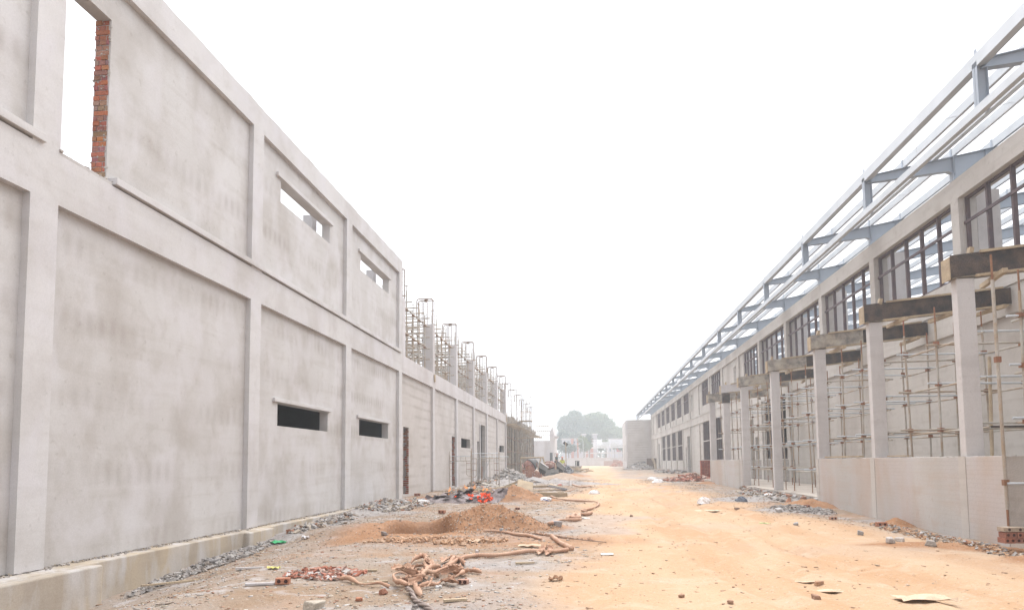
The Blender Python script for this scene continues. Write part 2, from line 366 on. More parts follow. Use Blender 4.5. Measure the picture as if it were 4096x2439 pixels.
# ------------------------------------------------------------------ ground sheet
def steps(segs):
    out = [segs[0][0]]
    for (a, b, d) in segs:
        k = max(1, int(round((b-a)/d))); out += [a+(b-a)*(i+1)/k for i in range(k)]
    return np.array(out)
gx = steps([(-420, -40, 40), (-40, -10, 5), (-10, -7.6, .6), (-7.6, 8.4, .065), (8.4, 12, .4), (12, 50, 6), (50, 420, 40)])
gy = steps([(-40, 4, 4), (4, 6.4, .4), (6.4, 20, .065), (20, 32, .10), (32, 60, .25), (60, 120, .8), (120, 200, 4), (200, 560, 30)])
XX, YY = np.meshgrid(gx, gy); ZZ = gz(XX, YY)
nx, ny = len(gx), len(gy)
me = bpy.data.meshes.new('ground'); me.vertices.add(nx*ny); me.vertices.foreach_set('co', np.stack([XX, YY, ZZ], -1).ravel())
ii = np.arange((nx-1)*(ny-1)); r_, c_ = ii//(nx-1), ii % (nx-1); q = r_*nx+c_
fc = np.stack([q, q+1, q+nx+1, q+nx], -1)
me.loops.add(fc.size); me.loops.foreach_set('vertex_index', fc.ravel()); me.polygons.add(len(fc)); me.polygons.foreach_set('loop_start', np.arange(len(fc))*4)
me.update(calc_edges=True)
me.polygons.foreach_set('use_smooth', np.ones(len(fc), bool))
rm = roadmask(XX, YY); gm = np.zeros_like(rm); dm = np.zeros_like(rm)
for (mx_, my, rx, ry, h, k) in MOUNDS:
    r = np.sqrt(((XX-mx_)/rx)**2+((YY-my)/ry)**2)*(1+.5*fbm(XX*1.5, YY*1.5, 8, 3)); a = smooth(1.25, .8, r)
    if k == 0: dm = np.maximum(dm, a*.9)
    elif k == 1: gm = np.maximum(gm, a*.9); rm = rm*(1-.5*a)
    else: rm = rm*(1-a)+.45*a; gm = gm*(1-a)+.25*a
r = np.sqrt(((XX+3.9)/1.9)**2+((YY-14.6)/1.5)**2)*(1+.7*fbm(XX*.9, YY*.9, 31, 4)); dm = np.maximum(dm, smooth(1.2, .6, r)*.9)
r = np.sqrt(((XX+1.8)/2.6)**2+((YY-13.2)/1.3)**2)*(1+.7*fbm(XX*.9, YY*.9, 33, 4)); dm = np.maximum(dm, smooth(1.2, .6, r)*.6)
gm = np.maximum(gm, smooth(.08, .26, fbm(XX*.35, YY*.5, 40, 4))*.75*(1-rm*.8)*(YY < 150))
gm = np.maximum(gm, .5*smooth(.10, .25, fbm(XX*.28+9, YY*.33, 44, 4))*smooth(9, 14, YY)*(YY < 120))
ca = me.color_attributes.new('col', 'FLOAT_COLOR', 'POINT'); ca.data.foreach_set('color', np.stack([rm, gm, dm, np.ones_like(rm)], -1).astype(np.float32).ravel())
me.materials.append(GM); go = bpy.data.objects.new('ground', me); col.objects.link(go); setp(go, kind='structure')

# ------------------------------------------------------------------ left: plastered two-storey building
S = 6.2; PW = .5
def YK(k): return 8.34+S*(k-1)
XF, XP = -7.5, -7.61            # pilaster front, panel front
B1 = Thing('plastered_building', 'long two-storey grey plastered building on the left with slot windows and one bricked gap', 'building', (-7.5, 14, 0.1))
Z0, ZB, ZT1, ZRB, ZR = .1, 5.26, 6.0, 9.35, 9.94
for k in range(0, 5):
    y = YK(k); a = y; b = y+PW
    if k == 4: b = y+.46
    B1.part('pilaster', MB().box(-8.0, XF, a, b, Z0, ZB), PL2)
    B1.part('pilaster', MB().box(-8.0, XF, a, b, ZT1, ZRB), PL2)
B1.part('floor_beam', MB().box(-7.97, XF, YK(0)-.05, YK(4)+.462, ZB, ZT1), PL2)
# roof beam with a slightly uneven top edge
rb = MB(); n = 60; y0, y1 = YK(0)-.05, YK(4)+.462
top = [(XF, y0+(y1-y0)*i/n, ZR+.018*math.sin(i*1.9)*math.sin(i*.37)) for i in range(n+1)]
rb.prism([(XF, y0, ZRB)]+top+[(XF, y1, ZRB)], (0, 0, 0), (-.45, 0, 0)); B1.part('roof_beam', rb, PL2)
for k in range(0, 4):
    a, b = YK(k)+PW, YK(k+1)
    lows = [(16.2, 19.53, 2.47, 3.05)] if k == 2 else [(22.36, 25.76, 2.47, 3.05)] if k == 3 else []
    ups = [(16.2, 19.55, 8.16, 8.74)] if k == 2 else [(22.41, 25.77, 8.16, 8.74)] if k == 3 else []
    B1.part('wall', panel(a, b, Z0, ZB, -7.86, XP, lows), PL)
    if k == 1: B1.part('wall', panel(9.93, b, ZT1, ZRB, -7.86, XP), PL)
    else: B1.part('wall', panel(a, b, ZT1, ZRB, -7.86, XP, ups), PL)
    for (z0, z1) in ((ZB, 0), (ZRB, 1)): pass
    if lows:
        for (h, zt) in ((lows[0], 3.05), (ups[0], 8.74)):
            B1.part('lintel', MB().box(XP-.03, XP+.07, h[0]-.28, h[1]+.14, zt+.003, zt+.10), PL2, bevel=.008)
    la = a-.33 if k != 1 else 9.97
    B1.part('ledge', MB().box(XP-.02, XF+.055, la, b+.2 if k != 0 else 8.53, 6.035, 6.15), PL2, bevel=.008)
# lintel piece above the bricked gap and its jagged plaster edge
B1.part('wall', panel(YK(1)+PW, 9.93, 8.79, ZRB, -7.86, XP), PL)
B1.part('wall', panel(YK(1)+PW, 9.93, ZT1, 6.05, -7.86, XP+.11), PL)
# exposed brickwork jamb
bj = MB(); z = 6.06; rows_ = 32; hh = (8.79-6.06)/rows_
for i in range(rows_):
    o = random.choice([0, 1]); xs = -7.86-random.uniform(0, .035); x = xs
    segs = [(.24,)] if i % 4 == 1 else [(.118, .118)] if o else [(.075, .115, .05)]
    tone = random.choice([(.40,.14,.08), (.36,.16,.11), (.30,.13,.10), (.43,.17,.085), (.34,.20,.16)])
    for sgm in segs[0]:
        g = .010; t = [q*random.uniform(.8, 1.15) for q in tone]
        bj.box(x+g, min(x+sgm, XP-.002), 9.925-random.uniform(-.004, .02), 10.15, z+.008, z+hh-.006, t); x += sgm
    z += hh
B1.part('brick_jamb', bj, BRK)
mo = MB(); mo.box(-7.885, XP-.01, 9.94, 10.1, 6.05, 8.79, (.42, .39, .36))
for i in range(70): mo.chunk((random.uniform(-7.88, XP-.01), 9.935, random.uniform(6.06, 8.78)), (random.uniform(.02, .06), .03, random.uniform(.012, .03)), (.44, .41, .38))
B1.part('mortar', mo, VC)
ro = MB()
for i in range(60): ro.chunk((random.uniform(-7.85, XP+.09), random.uniform(YK(1)+PW, 10.0), 6.05+random.uniform(-.01, .01)), (random.uniform(.03, .09), random.uniform(.03, .09), random.uniform(.015, .05)), random.choice([(.42,.38,.35), (.38,.34,.31), (.45,.40,.35)]))
B1.part('broken_sill', ro, VC, kind='stuff')
# plinth and pad footings
pf = MB(); n = 120; y0, y1 = 3.0, YK(4)+.3
for i in range(n):
    a = y0+(y1-y0)*i/n; b = y0+(y1-y0)*(i+1)/n
pf.box(-7.95, -7.27, y0, y1, -1.2, .085); B1.part('plinth', pf, PLN, bevel=.02)
for k in (1, 2, 3, 4): B1.part('footing', MB().box(-7.9, -7.10 if k == 1 else -7.14, YK(k)-(.55 if k > 1 else .9), YK(k)+(.62 if k > 1 else 1.15), -1.2, .06+.004*k), PLN, bevel=.025)
rl = MB()
for i in range(900):
    y = random.uniform(8, 27); rl.chunk((random.gauss(XP+.06, .05), y, .085+random.uniform(-.005, .02)), (random.uniform(.01, .04), random.uniform(.015, .06), random.uniform(.008, .03)), random.choice([(.40,.37,.35), (.34,.31,.28), (.42,.36,.29)]))
B1.part('mortar_crumbs', rl, VC, kind='stuff')
# inside: slab, back wall, cross walls, a few columns that show through the slots
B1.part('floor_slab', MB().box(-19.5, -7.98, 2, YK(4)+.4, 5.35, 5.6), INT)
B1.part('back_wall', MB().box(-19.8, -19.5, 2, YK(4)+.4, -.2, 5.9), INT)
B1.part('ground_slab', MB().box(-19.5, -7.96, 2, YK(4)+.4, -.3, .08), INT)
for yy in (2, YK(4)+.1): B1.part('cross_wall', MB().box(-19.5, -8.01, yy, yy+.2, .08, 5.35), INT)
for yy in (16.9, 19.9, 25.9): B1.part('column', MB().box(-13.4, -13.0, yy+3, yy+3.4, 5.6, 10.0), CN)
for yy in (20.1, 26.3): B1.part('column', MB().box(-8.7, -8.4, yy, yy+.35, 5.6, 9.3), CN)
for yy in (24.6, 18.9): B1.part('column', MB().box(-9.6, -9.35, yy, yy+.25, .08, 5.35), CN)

# ------------------------------------------------------------------ left: unfinished section, bays 4..9
B2 = Thing('unfinished_building', 'single-storey coursed wall with bare concrete columns standing on its roof beam, behind the plastered building', 'building', (-7.5, 46, .1))
Y4 = YK(4)+.47; Y10 = YK(10)+PW
B2.part('floor_beam', MB().box(-8.0, XF, Y4, Y10, ZB, ZT1), CN)
def jamb(T, y, z0, z1, xs=(-7.86, XP)):
    b = MB(); z = z0
    while z < z1-.05:
        t = [q*random.uniform(.75, 1.1) for q in (.36, .14, .085)]
        q = xs[0]+random.choice([0, .09, .12, .15]); b.box(xs[0], q, y-random.uniform(.0, .012), y+.01, z, z+.085, (.34, .31, .29)); b.box(q, xs[1]-.004-random.choice([0, 0, .05]), y-random.uniform(.0, .05), y+.01, z+.008, z+.075, t); z += .085
    T.part('brick_jamb', b, BRK)
holes = {4: [(27.98, 28.88, .2, 3.05)], 5: [(38.42, 39.33, .2, 3.05)], 6: [(41.37, 44.68, 2.46, 3.05)], 7: [(48.9, 51.45, .1, 4.3), (47.55, 48.6, .1, 3.03)], 9: [(60.05, 63.65, 2.46, 3.05)]}
for k in range(4, 10):
    a = YK(k)+PW if k > 4 else Y4+.02; b = YK(k+1); hl = holes.get(k, [])
    B2.part('wall', panel(a, b, Z0-.3, ZB, -7.86, XP, hl), BR)
    if k > 4: B2.part('pilaster', MB().box(-7.98, XF-.004, YK(k), YK(k)+PW, -.3, ZB), CN)
B2.part('pilaster', MB().box(-7.98, XF-.004, YK(10), Y10-.003, -.3, ZB), CN)
jamb(B2, 28.875, .2, 3.05); jamb(B2, 39.325, .2, 3.05)
B2.part('door_leaf', MB().box(-7.80, -7.74, 47.55, 48.6, .1, 3.0), GRM)
B2.part('rendered_pier', MB().box(-7.58, XF-.06, 48.62, 48.88, -.2, 4.32), PL2)
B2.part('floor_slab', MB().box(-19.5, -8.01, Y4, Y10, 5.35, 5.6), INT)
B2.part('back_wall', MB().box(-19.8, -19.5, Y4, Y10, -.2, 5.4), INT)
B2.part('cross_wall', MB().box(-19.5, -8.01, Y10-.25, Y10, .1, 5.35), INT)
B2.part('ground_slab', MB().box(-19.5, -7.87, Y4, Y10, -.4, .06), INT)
def rebar_cage(z0, z1, hooks=True, wdt=.62, dx=0, ties=True):
    """bent bars of an uncast column, local to the column corner (0,0)"""
    b = MB(); r = .022
    for (x, y) in ((-.04, .05), (-.04, .42), (-wdt+.05, .05), (-wdt+.05, .42), (-wdt*.5, .05)):
        b.tube((x, y, z0), (x, y, z1-.06), r, 6)
    for y in (.05, .42):
        b.path([(-.04, y, z1-.06), (-.06, y, z1-.02), (-.12, y, z1), (-wdt-.12, y, z1), (-wdt-.2, y, z1-.03), (-wdt-.22, y, z1-.12), (-wdt-.22, y, z1-.85)], r*1.3, 6)
    b.path([(-.3, .05, z1-.05), (-.5, .2, z1-.05), (-.45, .42, z1-.05)], r*2, 6)
    if ties:
        z = z0+.1
        while z < z1-.1:
            b.path([(-.02, .03, z), (-.02, .45, z), (-wdt, .45, z), (-wdt, .03, z), (-.02, .03, z)], .005, 4); z += .13 if ties == 1 else .5
    return b
for k in range(4, 11):
    y = YK(k)+(.52 if k == 4 else 0)
    c = B2.part('upper_column', MB().box(-8.03, XF-.01, y, y+.48, ZT1+.002, 8.45), CN, bevel=.015)
    rc = rebar_cage(8.45, 9.75, ties=1); rc.v = [(p[0]+XF, p[1]+y, p[2]) for p in rc.v]
    B2.part('rebar_cage', rc, RST, parent=c)
# formwork offcuts hanging on the beam
for (yy, s) in ((33.2, .5), (64.4, .9)): B2.part('formwork_scrap', MB().obox((XF+.03, yy+.2, 5.75), (.03, .35*s*1.6, .75*s), Matrix.Rotation(.15, 3, 'X')), WD)

# scaffolds standing on the roof of the unfinished section (one per bay)
def standard(h, head=True, bend=0):
    b = MB(); b.tube((0, 0, 0), (bend, 0, h), .032, 8)
    if head:
        b.tube((bend, 0, h), (bend, 0, h+.22), .02, 6); b.box(bend-.07, bend+.07, -.04, .04, h+.22, h+.23); b.box(bend-.07, bend-.06, -.03, .03, h+.23, h+.28); b.box(bend+.06, bend+.07, -.03, .03, h+.23, h+.28)
    return b
def clamps(zs, bend=0, h=1):
    b = MB()
    for z in zs: b.obox((bend*z/h, 0, z), (.11, .10, .085), Matrix.Rotation(random.uniform(-.3, .3), 3, 'Z'))
    return b
CLM = MB().obox((0, 0, 0), (.11, .10, .085)).mesh('clamp'); CLM.materials.append(CLP)
def deck_scaffold(label):
    T = Thing('deck_scaffold', label, 'scaffold', (0, 0, 0), 'pipe scaffolds standing on the roof of the unfinished building', local=True)
    rnd = random.Random(5)
    ys = [.6, 1.75, 2.9, 4.05, 5.2]; xs = [-.2, -1.25, -2.4, -3.6]
    for x in xs:
        for y in ys:
            h = rnd.choice([2.9, 3.2, 3.5]) if x != -.45 else rnd.choice([2.7, 3.0, 3.4])
            mb = standard(h); mb.v = [(p[0]+x, p[1]+y, p[2]) for p in mb.v]; s_ = T.part('standard', mb, PIP)
            for z in (.45, 1.55, 2.65): inst('clamp', CLM, s_, (x, y, z), (0, 0, rnd.uniform(-.3, .3)))
    for x in xs:
        for z in (.45, 1.55, 2.65): T.part('ledger', MB().tube((x+.04, ys[0]-.5, z), (x+.04, ys[-1]+.35, z), .03, 8), PIP)
    for y in ys:
        for z in (.38, .95, 1.48, 2.05, 2.58, 3.0): T.part('ledger', MB().tube((xs[0]+.25, y+.04, z), (xs[-1]-.3, y+.04, z), .03, 8), PIP)
    return T.o
ordn = ['behind the rendered building end', 'second from the rendered building end', 'third from the rendered building end', 'fourth from the rendered building end', 'fifth from the rendered building end', 'farthest, beside the formwork deck']
ds = deck_scaffold('pipe scaffold with u-heads on the roof, nearest one '+ordn[0])
ds.location = (XF-.1, YK(4)+.5, ZT1-.35)
for i in range(1, 6): dup(ds, (XF-.1, YK(4+i)+.5, ZT1-.35), label='pipe scaffold with u-heads on the roof, '+ordn[i])

# ------------------------------------------------------------------ left: formwork deck on props, bays 10..15
B3 = Thing('formwork_deck', 'uncast floor deck of rough boards on a forest of thin props with hooked rebar above', 'formwork', (-7.5, 83, .15))
y0, y1 = Y10+.1, YK(16)+.4
B3.part('deck_boards', MB().box(-16, -7.7, y0, y1, 5.30, 5.42), WD2)
eb = MB(); y = y0
while y < y1:
    L_ = random.uniform(1.2, 2.4); t = random.uniform(-.03, .05); ztop = 6.0+random.uniform(-.12, .14)
    eb.add([(-7.62, y, 5.22), (-7.62, min(y+L_, y1), 5.22), (-7.30+t, min(y+L_, y1), ztop), (-7.30+t, y, ztop+random.uniform(-.05, .05)),
            (-7.66, y, 5.24), (-7.66, min(y+L_, y1), 5.24), (-7.34+t, min(y+L_, y1), ztop), (-7.34+t, y, ztop)],
           [(0,1,2,3), (7,6,5,4), (3,2,6,7), (0,4,5,1), (0,3,7,4), (1,5,6,2)], (1, 1, 1)); y += L_+.02
B3.part('edge_boards', eb, WD2)
jb = MB(); y = y0
while y < y1:
    jb.obox((-7.2, y, 5.16), (1.3, .09, .09), Matrix.Rotation(random.uniform(-.2, .2), 3, 'Z') @ Matrix.Rotation(random.uniform(-.05, .05), 3, 'Y')); y += random.uniform(.8, 1.8)
B3.part('bearers', jb, WD)
pc = MB().tube((0, 0, 0), (0, 0, 5.1), .035, 6); pr0 = None
yy = y0+.3; kk = 0; poss = []
while yy < y1-.2 and len(poss) < 52: poss.append((-7.68+random.uniform(-.04, .04), yy)); yy += .72
for x in (-9.0, -10.6): poss += [(x+random.uniform(-.1, .1), y0+.5+i*1.55+random.uniform(-.2, .2)) for i in range(23)]
for (x, y) in poss:
    if pr0 is None: pr0 = pc.mesh('prop'); pr0.materials.append(PIP)
    inst('prop', pr0, B3.o, Vector((x, y, .15))-B3.org, (random.gauss(0, .012), random.gauss(0, .012), 0))
for z in (1.35, 2.65, 3.95):
    y = y0+.1
    while y < y1-2:
        L_ = random.uniform(2.2, 4.0)
        for x in (-7.64, ): B3.part('prop_brace', MB().tube((x, y, z+random.uniform(-.1, .1)), (x+random.uniform(-.05, .05), y+L_, z+random.uniform(-.12, .12)), .032, 6), CLP)
        y += L_*.92
for k in range(11, 17):
    rc = rebar_cage(5.4, 9.75, ties=2, wdt=.75); yk = YK(k); rc.v = [(p[0]+XF-.15, p[1]+yk, p[2]) for p in rc.v]; B3.part('rebar_cage', rc, RST)
sb = MB(); y = y0+.2
while y < y1: 
    if random.random() < .85: sb.tube((-7.5-random.uniform(0, .8), y, 5.4), (-7.5-random.uniform(0, .9), y+random.uniform(-.05, .05), 6.25+random.uniform(-.1, .55)), .014, 4)
    y += random.uniform(.1, .45)
B3.part('starter_bars', sb, RST, kind='stuff')
B3.part('back_shade_sheet', MB().box(-15.9, -15.7, y0, y1, .1, 5.3), DPL); B3.part('far_shade_sheet', MB().box(-15.7, -7.75, y1-.2, y1-.05, .1, 5.3), DPL)  # dark sheets added behind the props stand in for shade under the deck
# ladder tower of door frames beside the deck
def ladder_frame(b, x0, x1, y, z0, z1):
    b.tube((x0, y, z0), (x0, y, z1), .03, 6); b.tube((x1, y, z0), (x1, y, z1), .03, 6); b.tube((x0, y, z1-.04), (x1, y, z1-.04), .025, 6)
    for s in (1, -1):
        xa = x0 if s == 1 else x1; xi = xa+s*.28; b.tube((xi, y, z0+.35), (xi, y, z1-.05), .018, 6)
        for i in range(5): z = z0+.4+i*(z1-z0-.6)/4; b.tube((xa, y, z), (xi, y, z), .014, 5)
LT = Thing('ladder_tower', 'tall tower of stacked ladder frames leaning against the formwork deck', 'scaffold', (-6.5, 76, .2))
for (yy, nm) in ((74.8, 0), (76.6, 1)):
    for i in range(5): b = MB(); ladder_frame(b, -7.15+i*.02, -6.1+i*.02, yy, .2+i*1.75, .2+(i+1)*1.75); LT.part('ladder_frame', b, GLV if i > 3 else PIP)
for z in (1.9, 3.6, 5.4, 7.1, 8.8):
    for x in (-7.1, -6.1): LT.part('cross_brace', MB().tube((x, 74.8, z-.8), (x, 76.6, z+.1), .02, 6), PIP)
LT.part('platform_rail', MB().tube((-7.6, 74.7, 4.15), (-4.7, 74.7, 4.25), .05, 6), WD)
LT.part('platform', MB().box(-7.3, -5.9, 74.9, 76.5, 6.05, 6.12), WD)

# ------------------------------------------------------------------ left far: concrete shell with gable fin
YS = 128.0
def PY(px, py, Y=YS): p = AY(px, py, Y); return p.x, p.z
xa, _ = PY(2143, 1800); xb, _ = PY(2200, 1800); xc, _ = PY(2218, 1800); ztop = PY(2170, 1762)[1]
SH = Thing('concrete_shell', 'far pale concrete shell with a pointed gable fin and a projecting slab', 'building', ((xa+xb)/2, YS, .3))
SH.part('wall', MB().box(xa-3, xb, YS, YS+.3, -.5, ztop), CN)
for i in range(8):
    x = xa+(xb-xa)*i/7.0; SH.part('starter_bar', MB().tube((x, YS+.15, ztop), (x, YS+.15, ztop+random.uniform(2.2, 3.4)), .035, 5), RST)
for z in (ztop+.9, ztop+1.7, ztop+2.7): SH.part('timber_rail', MB().box(xa, xb, YS-.06, YS-.002, z, z+.12), WD)
zt = PY(2208, 1706)[1]; zs = PY(2208, 1740)[1]
SH.part('gable_fin', MB().prism([(xb, YS-.5, -.5), (xc, YS-.5, -.5), (xc, YS-.5, zs), ((xb+xc)/2+.1, YS-.5, zt), (xb, YS-.5, zs+.6)], (0, 0, 0), (0, 12, 0)), CN)
SH.part('projecting_slab', MB().box(xc, PY(2232, 1740)[0], YS, YS+2, zs-.5, zs-.15), CN)
SH.part('lower_slab', MB().box(xc, PY(2232, 1740)[0], YS, YS+2, PY(2208, 1810)[1]-.25, PY(2208, 1810)[1]), CN)
SH.part('doorway_shade_panel', MB().box(xb-.02, xb+.5, YS-.53, YS-.505, -.4, 3.3), BLK)  # thin black panel on the fin, painting in the shade of a doorway
SH.part('side_wall', MB().box(xb, xb+.4, YS-.49, YS+12, -.5, 5), CN) if False else None
SH.part('back_block', MB().box(xa-6, xa-3.01, YS+.4, YS+8, -.5, ztop+2), CN)

# ------------------------------------------------------------------ right: factory building
XR = 10.94
yk = [8.9, 15.0, 21.1, 27.2, 33.2, 39.15, 45.3, 51.6, 57.95, 64.3, 70.65, 77, 83.3, 89.7, 96, 102.3, 108.7, 115, 121.3]
YE = 126.0; W = .42; XQ = XR+.11
F = Thing('factory_building', 'long right-hand factory with barred window rows and grey rendered walls under open steel roof frames', 'building', (XR, 70, .2), frame=True)
ZRBm, ZRE, ZRT = 5.24, 6.0, 9.18; ZET = 9.79
for i, y in enumerate(yk+[YE-.4]):
    F.part('pilaster', MB().box(XR, XR+.5, y, y+W, .15, ZRBm), PLR)
    F.part('pilaster', MB().box(XR, XR+.5, y, y+W, ZRE, ZRT), PLR)
    # deep frame column behind the pilaster, with its stepped head
    if y < 112: F.part('frame_column', MB().prism([(XR+.502, y-.01, ZRE), (XR+1.15, y-.01, ZRE), (XR+1.15, y-.01, 9.4), (XR+.83, y-.01, 8.4), (XR+.83, y-.01, 8.39), (XR+.502, y-.01, 8.39)][:3]+[(XR+.502, y-.01, 9.4)], (0, 0, 0), (0, .44, 0)), CNR)
F.part('floor_beam', MB().box(XR-.003, XR+.48, 3, YE, ZRBm, ZRE), PLR)
F.part('eave_beam', MB().box(XR-.003, XR+.48, 3, YE+.3, ZRT, ZET), PLR)
F.part('string_ledge', MB().box(XR-.05, XR-.004, 3, YE, 5.98, 6.08), PLR)
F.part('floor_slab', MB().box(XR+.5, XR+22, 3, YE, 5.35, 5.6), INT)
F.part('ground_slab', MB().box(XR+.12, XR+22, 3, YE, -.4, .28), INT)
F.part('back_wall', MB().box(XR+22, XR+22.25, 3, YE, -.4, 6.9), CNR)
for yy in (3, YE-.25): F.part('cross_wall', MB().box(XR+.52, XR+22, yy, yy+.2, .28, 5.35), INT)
for y in yk[::1]: F.part('rear_column', MB().box(XR+22.26, XR+22.7, y, y+.4, 0, 9.3), CNR)
def window(y0, y1, z0, z1, zt, nm=5, wd=.085):
    b = MB(); x0, x1 = XQ+.06, XQ+.16
    b.box(x0, x1, y0+.003, y0+wd, z0, z1); b.box(x0, x1, y1-wd, y1-.003, z0, z1)
    b.box(x0+.003, x1-.003, y0+wd, y1-wd, z0+.003, z0+.07); b.box(x0+.003, x1-.003, y0+wd, y1-wd, z1-.07, z1-.003)
    for i in range(1, nm): y = y0+(y1-y0)*i/nm; b.box(x0-.02, x1-.01, y-wd/2, y+wd/2, z0+.004, z1-.004)
    o = F.part('window', b, WIN)
    F.part('transom', MB().box(x0-.06, x0-.021, y0+.01, y1-.01, zt-.045, zt+.045), WIN if zt > 6 else PLR, parent=o)
blank = (7, 10, 17, 18)
for i in range(len(yk)):
    a, b = yk[i]+W, (yk[i+1] if i+1 < len(yk) else YE-.4)
    # upper storey
    if i in blank:
        hl = [(a+.9, a+1.9, 6.9, 8.65)] if i == 7 else [(b-1.6, b-.5, 6.9, 8.65)] if i == 10 else []
        F.part('wall', panel(a, b, ZRE, ZRT, XQ, XQ+.24, hl), PLR)
    else:
        wa, wb = a+.03, b-.03
        if i == 6: wb = b-1.3
        if i == 8: wa, wb = a+.9, b-.55
        if i == 9: wa, wb = a+.35, b-1.5
        if i >= 11: wa, wb = a+.5, b-.55
        F.part('wall', panel(a, b, ZRE, ZRT, XQ, XQ+.24, [(wa, wb, 6.87, ZRT-.001)]), PLR)
        window(wa, wb, 6.87, ZRT-.002, 8.4, 5 if i < 11 else 5)
    # ground storey
    hl = []; wins = []
    if i in (12, 13, 14, 15): wins = [(a+.7, b-.7)]
    if i == 9: wins = [(a+.35, b-1.5)]
    if i == 8: wins = [(a+.9, b-.55)]
    if i == 5: wins = [(40.2, 45.05)]
    hl = [(p, q, 1.57, ZRBm-.001) for p, q in wins]
    if i == 11: hl = [(77.95, 80.2, .28, 4.3), (80.9, 81.6, .28, 3.05)]
    if i == 16: hl = [(111.9, 114.0, .28, 4.3)]
    if i == 6: hl = [(48.0, 49.1, .28, 4.3), (46.6, 47.65, 1.57, 3.05)]
    F.part('wall', panel(a, b, -.4, ZRBm, XQ, XQ+.24, hl), PLR)
    for p, q in wins: window(p, q, 1.575, ZRBm-.002, 3.4, 5, .10)
F.part('damp_wall', MB().box(XQ-.06, XQ-.005, 38.8, 48.9, .25, 1.52), DGR)
# end wing projecting toward the road
EW = F.part('end_wing', panel(YE+.01, YE+15, -.6, 9.05, XR-4.45, XR-4.2, [(YE+1.2, YE+3.5, 1.6, 4.6), (YE+1.2, YE+3.5, 6.2, 8.8), (YE+7, YE+9.5, 1.6, 4.6)]), CNR)
F.part('end_wing', MB().box(XR-4.195, XR+.6, YE+.01, YE+.26, -.6, 9.05), BR)
F.part('end_wing', MB().box(XR-4.195, XR+.6, YE+14.7, YE+15, -.6, 9.05), CNR)

# steel roof frames
RF = Thing('steel_roof_frame', 'blue-grey steel rafters and pale purlins overhanging the factory eave with no roofing', 'roof frame', (XR, 70, 9.8), frame=True)
def zroof(x): return 10.53+(x-11.0)*.187
XR2 = XR+11.5
fr = [y+.25 for y in yk]+[YE]
fr = [fr[0]-6.1]+fr
rproto = None
for i, y in enumerate(fr):
    if rproto is None:
        b = MB()
        def web(pts, t=.012):
            b.prism([(p[0], 0, p[1]) for p in pts], (0, -t/2, 0), (0, t/2, 0))
        xt = 8.5
        prof_top = [(xt, zroof(xt)), (11.0, zroof(11.0)), (XR2, zroof(XR2))]
        prof_bot = [(XR2, zroof(XR2)-.45), (14.2, zroof(14.2)-.42), (12.0, zroof(12)-.75), (11.25, zroof(11.2)-.98), (10.98, 9.8), (10.95, zroof(11)-.50), (10.8, zroof(10.8)-.40), (xt, zroof(xt)-.19)]
        web([prof_top[0], prof_top[1], prof_top[2]]+prof_bot)
        def flange(pts, wdt=.09, t=.014):
            for (p, q) in zip(pts[:-1], pts[1:]):
                b.add([(p[0], -wdt, p[1]), (q[0], -wdt, q[1]), (q[0], wdt, q[1]), (p[0], wdt, p[1]), (p[0], -wdt, p[1]+t), (q[0], -wdt, q[1]+t), (q[0], wdt, q[1]+t), (p[0], wdt, p[1]+t)],
                      [(0,3,2,1),(4,5,6,7),(0,1,5,4),(1,2,6,5),(2,3,7,6),(3,0,4,7)])
        flange(prof_top); flange([(xt, zroof(xt)-.20), (10.8, zroof(10.8)-.41), (10.95, zroof(11)-.51)]); flange([(11.25, zroof(11.2)-.99), (12, zroof(12)-.76), (14.2, zroof(14.2)-.43), (XR2, zroof(XR2)-.46)])
        for x in (10.96, 10.985): b.box(x, x+.014, -.12, .12, zroof(11)-.56, zroof(11)+.05)
        b.box(10.93, 10.95, -.10, .10, 9.79, zroof(11)-.5)
        for x in (11.9, 13.5): b.box(x, x+.01, -.085, .085, zroof(x)-.5, zroof(x))
        # other slope down to the rear
        b.prism([(XR2, 0, zroof(XR2)), (XR+23, 0, 10.3), (XR+23, 0, 9.8), (XR2, 0, zroof(XR2)-.45)], (0, -.006, 0), (0, .006, 0))
        b.v = [(p[0]-XR, p[1], p[2]-9.8) for p in b.v]
        me_ = b.mesh('rafter'); me_.materials.append(STL)
        h = MB(); h.box(8.40, 8.62, -.006, .006, 8.93, zroof(8.5)-.1); h.box(8.40, 8.412, -.09, .09, 8.93, zroof(8.4)-.02); h.box(8.61, 8.622, -.09, .09, 8.93, zroof(8.6)-.2)
        h.v = [(p[0]-XR, p[1], p[2]-9.8) for p in h.v]; hm = h.mesh('fascia_hanger'); hm.materials.append(STL)
        c = MB()
        for x in (8.44, 9.55, 10.35, 10.95, 12.1, 13.4, 14.7, 16.0, 17.3, 18.6, 19.9, 21.2): c.box(x-.01, x+.0, -.05, .05, zroof(x)+.01, zroof(x)+.27)
        c.v = [(p[0]-XR, p[1], p[2]-9.8) for p in c.v]; cm = c.mesh('cleats'); cm.materials.append(STL)
        rproto = True
    for nm, mm in (('rafter', me_), ('fascia_hanger', hm)):
        o = bpy.data.objects.new(nm, mm); col.objects.link(o); o.parent = RF.o; o.location = (0, y-70, 0)
        if nm == 'rafter': oo = bpy.data.objects.new('purlin_cleats', cm); col.objects.link(oo); oo.parent = o
def purlin(x, z, h=.24, y0=2.5, y1=YE+.8, name='purlin', fl=.08, back=1, t=.008):
    b = MB(); b.box(x, x+t, y0, y1, z, z+h)
    b.box(x, x+fl*back, y0, y1, z-t, z) if back > 0 else b.box(x+fl*back, x, y0, y1, z-t, z)
    b.box(x, x+fl*back, y0, y1, z+h, z+h+t) if back > 0 else b.box(x+fl*back, x, y0, y1, z+h, z+h+t)
    RF.part(name, b, GLV)
